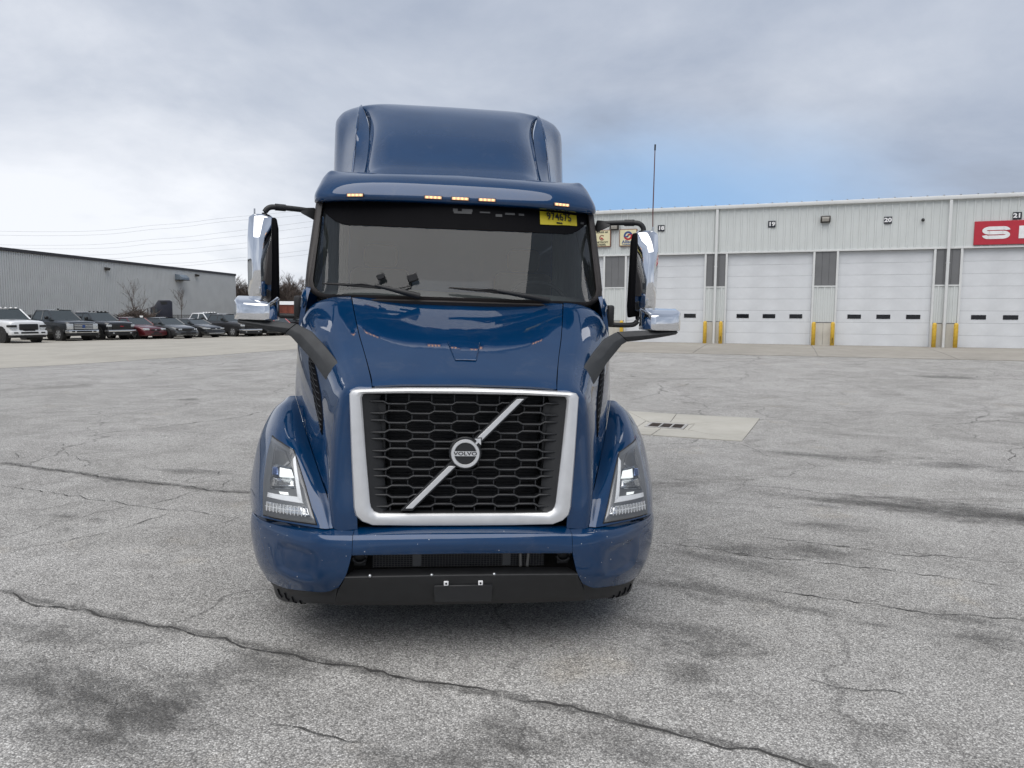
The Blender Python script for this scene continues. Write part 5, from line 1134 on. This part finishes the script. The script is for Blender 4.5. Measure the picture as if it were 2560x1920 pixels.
# --- mirrors
for sg in SIDES:
    dx = .012 if sg > 0 else -.004
    V3 = lambda x, y, z: Vector((sg * (x + dx), y, z))
    rg = lambda z, ib, o_f, fo, fi, i_f, ob, yb=1.53: [V3(ob, yb, z), V3(o_f[0], o_f[1], z), V3(fo[0], fo[1], z), V3(fi[0], fi[1], z), V3(i_f[0], i_f[1], z), V3(ib, yb, z)]
    rings = [rg(2.418, 1.262, (1.372, 1.505), (1.345, 1.49), (1.30, 1.49), (1.268, 1.50), 1.376),
             rg(2.395, 1.240, (1.398, 1.49), (1.355, 1.455), (1.295, 1.455), (1.245, 1.48), 1.400),
             rg(2.255, 1.232, (1.402, 1.465), (1.340, 1.365), (1.300, 1.362), (1.242, 1.455), 1.402),
             rg(2.05, 1.230, (1.400, 1.462), (1.342, 1.360), (1.296, 1.357), (1.242, 1.452), 1.400),
             rg(1.885, 1.230, (1.396, 1.462), (1.345, 1.372), (1.290, 1.368), (1.244, 1.455), 1.396), rg(1.845, 1.236, (1.388, 1.475), (1.35, 1.42), (1.285, 1.42), (1.25, 1.47), 1.388)]
    dm = MB().loft(rings).build('door_mirror', M['chrome'], tk, bevel=.006, smooth=35)
    MB().loft([[V3(x, y, z) for x, y, z in r] for r in ([(1.212, 1.545, 1.80), (1.212, 1.50, 1.80), (1.30, 1.49, 1.81), (1.398, 1.50, 1.845), (1.398, 1.56, 1.845), (1.30, 1.575, 1.81)], [(1.205, 1.545, 1.88), (1.205, 1.475, 1.88), (1.30, 1.47, 1.88), (1.403, 1.495, 1.88), (1.403, 1.57, 1.88), (1.30, 1.585, 1.88)], [(1.212, 1.545, 2.33), (1.212, 1.48, 2.33), (1.30, 1.475, 2.33), (1.404, 1.495, 2.33), (1.404, 1.57, 2.33), (1.30, 1.585, 2.33)], [(1.225, 1.545, 2.40), (1.225, 1.50, 2.40), (1.30, 1.50, 2.40), (1.395, 1.51, 2.40), (1.395, 1.56, 2.40), (1.30, 1.57, 2.40)])]).build('mirror_rim', M['shade_black'], dm, bevel=.012)
    MB().box((min(sg * 1.24, sg * 1.38), 1.584, 1.90), (max(sg * 1.24, sg * 1.38), 1.590, 2.34)).build('mirror_glass', M['mirror'], dm, bevel=.001, seg=1)
    MB().tube([V3(*p) for p in cat1([(1.300, 1.52, 2.40), (1.298, 1.52, 2.435), (1.272, 1.525, 2.465), (1.225, 1.545, 2.473), (1.10, 1.61, 2.474), (.995, 1.67, 2.470)], 4)], .0185, 10).build('mirror_arm', M['black_plastic'], dm, smooth=60)
    MB().tube([V3(1.235, 1.54, 2.473), V3(1.175, 1.572, 2.474)], .0235, 10).build('sleeve', M['black_plastic'], dm, smooth=40)
    MB().loft([[V3(1.08, 1.61, 2.49), V3(1.08, 1.64, 2.455), V3(1.08, 1.60, 2.45)], [V3(.99, 1.65, 2.50), V3(.985, 1.72, 2.44), V3(.985, 1.62, 2.40)]]).build('bracket', M['black_plastic'], dm, bevel=.006, seg=1)
    MB().tube([V3(*p) for p in cat1([(1.289, 1.53, 1.815), (1.289, 1.53, 1.785), (1.268, 1.53, 1.757), (1.22, 1.53, 1.747), (1.10, 1.53, 1.746), (1.05, 1.53, 1.75)], 4)], .0185, 10).build('mirror_arm', M['black_plastic'], dm, smooth=60)
    MB().box((min(V3(1.055, 0, 0).x, V3(1.105, 0, 0).x), 1.48, 1.735), (max(V3(1.055, 0, 0).x, V3(1.105, 0, 0).x), 1.58, 1.885)).build('bracket', M['black_plastic'], dm, bevel=.015)
    # hood mirror
    hx = .022 if sg > 0 else -.038
    H3 = lambda x, y, z: Vector((sg * (x + hx), y, z))
    def plan(k, z, zb):
        pp = [(1.150, 1.06), (1.158, .95), (1.172, .868), (1.20, .856), (1.262, .868), (1.325, .893), (1.372, .925), (1.400, .972), (1.408, 1.06)]
        cxp, cyp = 1.28, 1.0
        return [H3(cxp + (x - cxp) * k, cyp + (y - cyp) * (k if y < 1.05 else 1), z + (zb - z) * sstep(.86, 1.06, y)) for x, y in pp]
    hm = MB().loft([plan(.985, 1.722, 1.722), plan(1., 1.730, 1.730), plan(.995, 1.806, 1.850), plan(.975, 1.814, 1.860), plan(.90, 1.822, 1.866)]).build('hood_mirror', M['chrome'], tk, bevel=.004, smooth=38)
    MB().box((min(H3(1.16, 0, 0).x, H3(1.40, 0, 0).x), 1.0605, 1.735), (max(H3(1.16, 0, 0).x, H3(1.40, 0, 0).x), 1.075, 1.855)).build('mirror_glass', M['mirror'], hm, bevel=.003, seg=1)
    sts = [((1.375, 1.0, 1.728), (1.375, 1.0, 1.700), .10), ((1.31, .96, 1.726), (1.31, .96, 1.688), .10), ((1.22, .93, 1.722), (1.22, .93, 1.672), .09), ((1.11, .91, 1.717), (1.12, .91, 1.656), .065), ((.985, .885, 1.706), (1.045, .88, 1.648), .05), ((.878, .78, 1.663), (1.005, .85, 1.630), .045), ((.775, .64, 1.578), (.878, .71, 1.520), .042), ((.705, .535, 1.512), (.785, .575, 1.425), .04), ((.682, .49, 1.482), (.745, .515, 1.388), .034)]
    rr = []
    for k, (tp, bt, dp_) in enumerate(sts):
        ex = hx * max(0, 1 - k / 4.); tp = Vector((tp[0] + ex, tp[1], tp[2])); bt = Vector((bt[0] + ex, bt[1], bt[2])); Y_ = Vector((0, dp_, 0)); mdp = (tp + bt) / 2
        rr.append([Vector((sg * p.x, p.y, p.z)) for p in (tp + Y_ * .55, tp - Y_ * .25, mdp - Y_ * .75, bt - Y_ * .4, bt + Y_ * .55)])
    MB().loft(rr[:5]).build('mirror_arm', M['grey_plastic'], hm, bevel=.005, smooth=30); sm = rr[4:]; e0 = [p + (q - p) * .035 for p, q in zip(sm[0], sm[1])]; MB().loft([e0] + sm[1:]).build('mirror_arm', M['grey_plastic'], hm, bevel=.005, smooth=30)
    a0 = V3(1.362, 1.50, 2.40)
    if sg > 0:
        an = MB().tube([a0, a0 + Vector((0, 0, .02)), V3(1.357, 1.5, 2.55), V3(1.352, 1.5, 2.98)], [.006, .004, .0042, .0032], 6).build('antenna', mat('antenna_red', (.13, .05, .045), .6), tk, smooth=60); MB().tube([V3(1.352, 1.5, 2.975), V3(1.352, 1.5, 3.015)], .006, 8).build('antenna_tip', M['black_plastic'], an); MB().tube([a0 - Vector((0, 0, .01)), a0 + Vector((0, 0, .045))], .007, 8).build('antenna_base', M['alu'], an)
    else: MB().tube([a0 - Vector((0, 0, .02)), a0 + Vector((0, 0, .052))], .0055, 8).build('antenna_stub', M['alu'], tk)
# --- chassis, wheels, tanks
def wheel(x, y, w, dual=False):
    s_ = 1 if x > 0 else -1; r = .505
    t_ = MB().lathe((x - s_ * w / 2, y, r), (s_, 0, 0), [(0, .30), (.0, .44), (.02, .485), (.05, .505), (w - .05, .505), (w - .02, .485), (w, .44), (w, .30), (w - .05, .285), (.05, .285), (0, .30)], 40, False); ty = t_.build('wheel', M['tyre'], tk, smooth=40)
    b = MB()
    for k in range(5): b.lathe((x - s_ * (w / 2 - .05 - k * (w - .1) / 4.6), y, r), (s_, 0, 0), [(0, .5056), (.004, .507), (.012, .507), (.016, .5056)], 40)
    b.build('tread', M['tyre'], ty)
    MB().lathe((x + s_ * (w / 2 - .06), y, r), (s_, 0, 0), [(-.1, .29), (.05, .295), (.06, .285), (.0 if not dual else -.10, .24), (.01 if not dual else -.11, .12), (.05, .11), (.06, .001)], 28).build('rim', M['alu'], ty, smooth=35)
    for k in range(10): MB().cyl((x + s_ * (w / 2 - .03 - (.10 if dual else 0)), y + math.cos(k * .628) * .165, r + math.sin(k * .628) * .165), .017, (1, 0, 0), .05, 6).build('nut', M['alu'], ty)
for sg in SIDES:
    wheel(sg * 1.035, 1.32, .28)
    for y in (5.35, 6.67):
        wheel(sg * .745, y, .27, True); wheel(sg * 1.065, y, .27, True)
    MB().box((sg * .43 - .04, .45, .62), (sg * .43 + .04, 7.35, .88)).build('frame_rail', M['steel_dark'], tk)
    MB().cyl((sg * .86, 3.6, .62), .31, (0, 1, 0), 1.5, 28).build('fuel_tank', M['alu'], tk, smooth=40)
    MB().box((sg * 1.12 - .02, 2.80, .30), (sg * 1.12 + .015, 4.4, 1.1)).build('side_skirt', M['blue'], tk, bevel=.01)
    MB().box((sg * .9 - .3, 7.25, .25), (sg * .9 + .3, 7.27, .95)).build('mudflap', M['rubber'], tk)
for y in (1.32, 5.35, 6.67): MB().cyl((0, y, .505), .075, (1, 0, 0), 1.8, 14).build('axle', M['steel_dark'], tk)
MB().prism([(-.45, 5.5, 1.0), (.45, 5.5, 1.0), (.5, 6.5, .98), (.2, 6.9, .96), (0, 6.3, .98), (-.2, 6.9, .96), (-.5, 6.5, .98)], (0, 0, .06)).build('fifth_wheel', M['steel_dark'], tk)
MB().box((-.40, 5.6, .86), (.40, 6.4, 1.0)).box((-.40, 7.2, .62), (.40, 7.34, .85)).box((-.4, 2.4, .58), (.4, 4.4, .9)).build('crossmember', M['steel_dark'], tk)
MB().box((-.45, .6, .38), (.45, 1.3, .62)).build('engine_pan', M['dark'], tk)
# ------------------------------------------------------------------ parked vehicles
M['car_glass'] = mat('car_glass', (.045, .055, .058), .05, spec=.8); M['car_black'] = mat('car_black', (.012, .012, .013), .5)
M['car_chrome'] = mat('car_chrome', (.72, .73, .74), .12, .9); M['car_lamp'] = mat('car_lamp', (.62, .64, .65), .12, .4, var=.25, vscale=30)
M['rim_silver'] = mat('rim_silver', (.55, .56, .57), .3, .7); M['rim_black'] = mat('rim_black', (.02, .02, .02), .45); M['rim_white'] = mat('rim_white', (.75, .75, .74), .4)
def cpaint(name, c, met=.3): return mat(name, c, .35, met, 1., var=.05, vscale=2)
def vehicle(name, loc, rz, label, cat, L, Wd, H, prof, cabin, paint, wr=.36, fo=.92, ro=1.1, rim='rim_silver', spokes=6, grille='dark', lower=None, bed=None, lights=0, arch='car_black', bump='body', zb=.32, lampz=(.62, .78), lampw=.30, group='cars parked along the fence'):
    """prof: (distance from nose, hood/belt/deck height, half width factor); cabin: (x windshield foot, x roof front, x roof rear, x rear glass foot, belt z)"""
    e = empty(name, loc, rz); tag(e, label, cat, group); hw = Wd / 2; lower = lower or zb + .2
    X = lambda d: -d      # nose at x = 0, body behind it
    rings = []
    for d, z, k in prof:
        w = hw * k; zm = (zb + z) / 2 + .05
        h = [(w * .86, zb), (w * .97, zb + .10), (w, zm), (w * .99, z - .16), (w * .965, z - .075), (w * .90, z - .025), (w * .78, z), (w * .3, z + .02)]
        rings.append([(X(d), -y, zz) for y, zz in h[::-1]][::-1] + [(X(d), y, zz) for y, zz in h[::-1]])
    body = MB().loft(rings).build('body', paint, e, smooth=38)
    # cabin: roof shell and glass panes set in it
    a, b_, c, d, bz = cabin; tw = hw * .74; bw = hw * .93
    P = lambda x, y, z: Vector((X(x), y, z))
    zrf = H
    corner = {}
    for s in (-1, 1):
        corner[s] = [P(a, s * bw, bz - .02), P(b_, s * tw, zrf - .06), P(c, s * tw, zrf - .06), P(d, s * bw, bz - .02)]
    rl = [[P(x, y * f, z) for y, f, z in ((-tw, 1, zrf - .06), (-tw * .9, 1, zrf - .015), (0, 1, zrf + dz), (tw * .9, 1, zrf - .015), (tw, 1, zrf - .06))] for x, dz in ((b_, 0), (b_ + .25, .02), ((b_ + c) / 2, .03), (c - .2, .02), (c, 0))]
    cb = MB().loft(rl, cap=False, closed=False)
    for s in (-1, 1):
        q = corner[s]
        for i, j in ((0, 1), (1, 2), (2, 3)): cb.tube([q[i], q[j]], .045, 6)
        xm = a + (d - a) * .52; cb.tube([P(xm, s * bw, bz - .02), P(xm + .03, s * tw, zrf - .06)], .04, 6)
    cabn = cb.build('cabin', paint, e, smooth=50)
    def pane(nm, pts): 
        o = MB().add(pts, [(0, 1, 2, 3)]).build(nm, M['car_glass'], e, fix=False); md = o.modifiers.new('thickness', 'SOLIDIFY'); md.thickness = .02; md.offset = 0
    pane('windshield', [corner[-1][0], corner[1][0], corner[1][1], corner[-1][1]]); pane('rear_window', [corner[-1][3], corner[1][3], corner[1][2], corner[-1][2]])
    for s in (-1, 1):
        q = corner[s]; xm = a + (d - a) * .52; m0, m1 = P(xm, s * bw, bz - .02), P(xm + .03, s * tw, zrf - .06)
        pane('side_window', [q[0], m0, m1, q[1]]); pane('side_window', [m0, q[3], q[2], m1])
        o = MB().box((X(a + .42) - .05, s * (bw + .02) - .0, bz + .02), (X(a + .42) + .09, s * (bw + .24), bz + .22)) if H > 1.7 else MB().box((X(a + .35) - .05, s * bw, bz + .02), (X(a + .35) + .07, s * (bw + .19), bz + .15))
        o.build('wing_mirror', M['car_black'], e, bevel=.03, seg=1)
        for xh in (xm - .25, xm + .75): MB().box((X(xh) - .09, s * hw * .985 - .012, bz - .22), (X(xh) + .09, s * hw * .985 + .022, bz - .18)).build('handle', M['car_chrome'] if grille == 'chrome' else M['car_black'], e, bevel=.008, seg=1)
        MB().box((X(L - ro + .1), s * hw * .96 - .015, zb + .02), (X(fo - .1) * 1. - .55, s * hw * .96 + .03, zb + .12)).build('sill', M['car_black'], e)
    # wheels in dark arches
    for x in (fo, L - ro):
        for s in (-1, 1):
            y = s * (hw - .115)
            MB().cyl((X(x), s * (hw - .13), wr + .02), wr * 1.17, (0, 1, 0), .26 + .02, 24).build('wheel_arch', M[arch], e)
            w_ = MB().lathe((X(x), y - s * .10, wr), (0, s, 0), [(0, wr * .6), (0, wr * .9), (.04, wr), (.19, wr), (.235, wr * .88), (.235, wr * .66), (.20, wr * .64)], 24).build('wheel', M['tyre'], e, smooth=40)
            b = MB().lathe((X(x), y + s * .08, wr), (0, s, 0), [(0, wr * .64), (.04, wr * .64), (.05, wr * .6), (.0, wr * .57)], 24)
            for k in range(spokes):
                t = 2 * math.pi * k / spokes; c0 = Vector((X(x), y + s * .10, wr)); dv = Vector((math.cos(t), 0, math.sin(t))); pv = Vector((-math.sin(t), 0, math.cos(t)))
                b.prism([c0 + pv * .04, c0 - pv * .04, c0 + dv * wr * .6 - pv * .06, c0 + dv * wr * .6 + pv * .06], (0, s * .03, 0))
            b.cyl((X(x), y + s * .11, wr), .07, (0, 1, 0), .06, 12); b.build('rim', M[rim], w_)
    # face
    zf = prof[0][1]; wf = hw * prof[0][2]; nx = .02
    def fp(nm, y0, y1, z0, z1, m, out=.03, bev=.02, back=.25): MB().box((-back, y0, z0), (out, y1, z1)).build(nm, m, e, bevel=bev, seg=2)
    gw = wf * .56; z0, z1 = lampz
    return e, fp, hw, wf, X
PI4 = R(-45)
def place(front_wheel, rz, fo, hw, wr=0):
    """root so that the wheel on the vehicle's own right side at the front stands at the given ground point"""
    f = Vector((math.cos(rz), math.sin(rz), 0)); l = Vector((-math.sin(rz), math.cos(rz), 0)); p = Vector((*front_wheel, 0)) + f * fo + l * (hw - .1)
    p.z = 0; return p
PICK = [(0, 1.04, .86), (.04, 1.14, .93), (.16, 1.20, .97), (.45, 1.235, .99), (.9, 1.26, 1.), (1.45, 1.29, 1.), (1.9, 1.32, 1.), (3.6, 1.32, 1.), (4.0, 1.30, 1.), (5.6, 1.30, .99), (5.75, 1.28, .97)]
def pickup(fw, label, paint, H=1.93, rim='rim_silver', wr=.41, zb=.45, lift=0., style=0, spokes=6, group='vehicles parked along the fence', rz=PI4, sc=1.):
    prof = [(d, z + lift, k) for d, z, k in PICK]
    e, fp, hw, wf, X = vehicle('pickup_truck', place(fw, rz, .95, 1.0), rz, label, 'pickup truck', 5.8, 2.02, H, prof, (1.55, 2.25, 3.45, 3.72, 1.315 + lift), paint, wr=wr, fo=.95, ro=1.25, rim=rim, spokes=spokes, zb=zb, arch='car_black', group=group)
    z = lift + .06
    MB().box((X(5.62), -.84, 1.10 + z), (X(3.85), .84, 1.255 + z)).build('bed', M['car_black'], e)
    if style == 0:      # chrome bars and big lamps
        fp('grille', -.62, .62, .66 + z, 1.03 + z, M['car_black'], .045)
        for zz in (.70, .79, .885, .98): fp('grille_bar', -.60, .60, zz + z, zz + .045 + z, M['car_chrome'], .065, .01)
        for s in (-1, 1): fp('headlight', s * .80 - .17, s * .80 + .17, .66 + z, 1.02 + z, M['car_lamp'], .03, .03, .35)
        fp('bumper', -.98, .98, .44 + z, .63 + z, M['car_chrome'], .11, .03, .3); fp('valance', -.95, .95, .26 + z, .435 + z, M['car_black'], .06, .03, .3)
        for s in (-1, 1): fp('fog_lamp', s * .70 - .1, s * .70 + .1, .49 + z, .58 + z, M['car_black'], .12, .01)
        fp('air_slot', -.5, .5, .48 + z, .58 + z, M['car_black'], .12, .01)
        MB().lathe((.06, 0, .85 + z), (1, 0, 0), [(0, .1), (.02, .1), (.025, .08), (.026, .001)], 20).build('badge', M['blue_print'], e)
    elif style == 1:    # body coloured face, dark mesh
        fp('grille', -.52, .52, .64 + z, .99 + z, M['car_black'], .06, .05)
        for k in range(5): fp('grille_bar', -.48, .48, .69 + z + k * .058, .705 + z + k * .058, M['rim_black'], .07, .004)
        for s in (-1, 1):
            fp('headlight', s * .80 - .2, s * .80 + .16, .80 + z, .92 + z, M['car_black'], .03, .02, .4); fp('light_strip', s * .79 - .2, s * .79 + .16, .76 + z, .79 + z, M['car_lamp'], .045, .005, .3); fp('light_strip', s * .79 - .2, s * .79 + .16, .925 + z, .95 + z, M['car_lamp'], .045, .005, .3); fp('headlight', s * .79 - .17, s * .79 + .12, .66 + z, .75 + z, M['car_lamp'], .04, .02, .3)
        fp('bumper', -.99, .99, .34 + z, .60 + z, paint, .11, .05, .3); fp('air_slot', -.48, .48, .43 + z, .54 + z, M['car_black'], .12, .015)
        for s in (-1, 1): fp('fog_lamp', s * .74 - .12, s * .74 + .12, .44 + z, .53 + z, M['car_black'], .12, .02)
        fp('air_slot', -.3, .3, .585 + z, .65 + z, M['car_black'], .115, .01); fp('valance', -.95, .95, .2 + z, .335 + z, M['car_black'], .05, .03, .3)
        for s in (-1, 1): MB().box((X(1.15), s * .42 - .12, 1.19 + z), (X(.75), s * .42 + .12, 1.225 + z)).build('hood_vent', M['car_black'], e, bevel=.02, seg=1)
    else:               # black face, chrome bumper bar
        fp('grille', -.66, .66, .70 + z, 1.02 + z, M['car_black'], .05); fp('grille_bar', -.64, .64, .85 + z, .89 + z, M['rim_black'], .07, .01)
        for s in (-1, 1): fp('headlight', s * .82 - .15, s * .82 + .14, .84 + z, .98 + z, M['car_lamp'], .03, .03, .35)
        fp('bumper', -.98, .98, .52 + z, .64 + z, M['car_chrome'], .13, .03, .3); fp('valance', -.96, .96, .28 + z, .515 + z, M['car_black'], .09, .03, .3)
        for s in (-1, 1): fp('fog_lamp', s * .62 - .06, s * .62 + .06, .40 + z, .47 + z, M['car_lamp'], .10, .01)
        fp('badge', -.12, .12, .845 + z, .895 + z, M['red_print'], .08, .01)
    return e
def roof_lamps(e, H, m='car_black', x=-2.35):
    for k in range(5): MB().box((x - .06, -.56 + k * .28 - .05, H - .02), (x + .07, -.56 + k * .28 + .05, H + .055)).build('roof_lamp', M[m], e, bevel=.02, seg=1)
SED = [(0, .66, .80), (.06, .72, .88), (.3, .80, .95), (.7, .88, .99), (1.25, .96, 1.), (1.7, 1.0, 1.), (3.3, 1.0, 1.), (3.9, 1.02, .99), (4.55, .99, .95), (4.75, .90, .88)]
def sedan(fw, label, paint, H=1.45, rim='rim_silver', style=0, spokes=5, fo=.95, wr=.33, rz=PI4, cab=(1.35, 2.05, 3.15, 3.95, .98), zb=.22, group='vehicles parked along the fence'):
    e, fp, hw, wf, X = vehicle('sedan_car', place(fw, rz, fo, .9), rz, label, 'car', 4.75, 1.82, H, SED, cab, paint, wr=wr, fo=fo, ro=1.1, rim=rim, spokes=spokes, zb=zb, group=group)
    if style == 0:
        for s in (-1, 1): fp('headlight', s * .62 - .19, s * .62 + .19, .60, .74, M['car_lamp'], .02, .05, .45)
        fp('grille', -.34, .34, .58, .66, M['car_black'], .035, .02); fp('badge', -.07, .07, .60, .66, M['car_chrome'], .05, .015); fp('bumper', -.84, .84, .24, .56, paint, .09, .07, .35); fp('air_slot', -.42, .42, .30, .40, M['car_black'], .10, .02); fp('plate', -.2, .2, .42, .52, M['car_black'], .10, .005)
    elif style == 1:
        for s in (-1, 1):
            fp('headlight', s * .62 - .19, s * .62 + .17, .57, .73, M['car_black'], .03, .05, .4)
            for q in (-.07, .07): MB().lathe((.03, s * .62 + q, .65), (1, 0, .2), [(0, .06), (.02, .055), (.025, .001)], 14).build('lamp', M['car_lamp'], e)
        fp('grille', -.38, .38, .55, .72, M['car_black'], .04, .03); fp('bumper', -.85, .85, .22, .52, paint, .09, .07, .35); fp('air_slot', -.62, -.22, .32, .46, M['car_black'], .105, .02); fp('air_slot', .22, .62, .32, .46, M['car_black'], .105, .02); fp('air_slot', -.2, .2, .28, .50, M['car_black'], .105, .02)
    else:
        for s in (-1, 1): fp('headlight', s * .64 - .22, s * .64 + .16, .62, .71, M['car_lamp'], .02, .03, .5)
        fp('grille', -.42, .42, .60, .68, M['car_black'], .04, .03); fp('grille_bar', -.44, .44, .575, .60, M['car_chrome'], .05, .01); fp('badge', -.07, .07, .61, .68, M['car_chrome'], .06, .015); fp('bumper', -.85, .85, .20, .54, paint, .08, .08, .35); fp('air_slot', -.68, .68, .30, .345, M['car_chrome'], .095, .01); fp('air_slot', -.6, .6, .35, .42, M['car_black'], .095, .02)
    return e
p_white = cpaint('white_car_paint', (.72, .73, .74), 0); p_gun = cpaint('gunmetal_paint', (.032, .036, .04), .5); p_blk = cpaint('black_car_paint', (.010, .010, .012), .2); p_red = cpaint('dark_red_paint', (.10, .010, .014), .4); p_gry = cpaint('grey_car_paint', (.075, .08, .083), .5); p_dk = cpaint('dark_grey_paint', (.028, .030, .032), .5); p_fl = cpaint('bright_red_paint', (.40, .02, .03), .2); p_gb = cpaint('grey_brown_paint', (.05, .05, .052), .5)
e = pickup((-24.2, 42.0), 'white lifted pickup truck with black wheels and roof lamps, cut by the picture edge', p_white, H=2.0, rim='rim_black', wr=.44, zb=.52, lift=.06, style=1, rz=R(-36)); roof_lamps(e, 2.02, 'rim_white')
e = pickup((-22.8, 45.6), 'dark grey pickup truck with chrome grille bars and chrome bumper', p_gun, H=1.95, style=0, rz=R(-33)); MB().box((-2.5, -.03, 1.96), (-2.38, .03, 2.03)).build('roof_fin', M['car_black'], e, bevel=.01, seg=1)
e = pickup((-21.25, 47.5), 'black pickup truck with five roof lamps and a chrome bumper bar', p_blk, H=1.82, style=2, wr=.40, zb=.42, lift=-.04, rim='rim_silver', rz=R(-33)); roof_lamps(e, 1.83)
sedan((-19.58, 49.1), 'dark red sedan with pale headlights parked beside the black pickup', p_red, H=1.47, style=0, spokes=7, rz=R(-35))
sedan((-17.83, 50.2), 'grey sedan with black wheels parked right of the dark red sedan', p_gry, H=1.46, rim='rim_black', style=1, rz=R(-35), wr=.34)
sedan((-16.67, 52.9), 'low dark grey sedan with white wheels before the white double cab', p_dk, H=1.36, rim='rim_white', style=2, rz=R(-33), wr=.33)
e = pickup((-17.1, 58.6), 'white double cab pickup behind the low dark grey sedan', p_white, H=1.80, style=1, lift=-.08, rz=R(-33)); roof_lamps(e, 1.82, 'rim_white', -2.4)
pickup((-14.66, 55.0), 'grey brown pickup truck with silver wheels half behind the hood mirror', p_gb, H=1.72, style=2, lift=-.12, zb=.36, wr=.38, rz=R(-33))
sedan((-13.29, 56.9), 'dark car with grey wheels seen below the hood mirror arm', p_dk, H=1.5, style=1, spokes=8, rz=R(-33), wr=.35)
sedan((-11.9, 58.6), 'bright red car between the mirror arms beside the cab', p_fl, H=1.62, rim='rim_black', style=0, rz=R(-33))
pickup((-10.2, 60.4), 'black pickup at the end of the row, mostly behind the truck', p_blk, H=1.75, style=2, lift=-.1, rz=R(-33))
# dark tractor unit standing by the warehouse
M['navy'] = mat('navy_paint', (.010, .011, .022), .45, .1, .4)
t = empty('tractor_cab', (-25.2, 71, 0), R(18)); tag(t, 'dark navy tractor cab parked sideways against the warehouse behind the bush', 'truck')
MB().prism([(-.95, -1.1, .5), (.95, -1.1, .5), (.95, -1.1, 2.85), (.75, -1.1, 2.98), (-.25, -1.1, 2.98), (-.62, -1.1, 2.42), (-.95, -1.1, 2.28)], (0, 2.2, 0)).build('body', M['navy'], t, bevel=.05, seg=2)
MB().prism([(-.88, -1.12, 1.55), (-.35, -1.12, 1.55), (-.35, -1.12, 2.2), (-.80, -1.12, 2.15)], (0, .05, 0)).build('side_window', M['car_glass'], t); MB().prism([(.0, -1.12, 2.55), (.5, -1.12, 2.6), (.5, -1.12, 2.85), (-.1, -1.12, 2.85)], (0, .05, 0)).build('fairing_gap', M['car_black'], t)
MB().box((-2.3, -.9, .55), (-.95, .9, 1.6)).build('hood', M['navy'], t, bevel=.15); MB().box((.95, -.45, .6), (4, .45, .9)).build('frame', M['steel_dark'], t)
for x in (-1.6, 2.2, 3.3):
    for s in (-1, 1): MB().cyl((x, s * .95, .5), .5, (0, 1, 0), .3, 20).build('wheel', M['tyre'], t)
MB().tube([(-1.0, -1.15, 1.4), (-1.15, -1.3, 1.4), (-1.15, -1.3, 2.2), (-.95, -1.15, 2.25)], .03, 6).build('mirror_arm', M['car_black'], t); MB().box((-1.2, -1.36, 1.5), (-1.1, -1.18, 2.1)).build('mirror', M['car_black'], t)
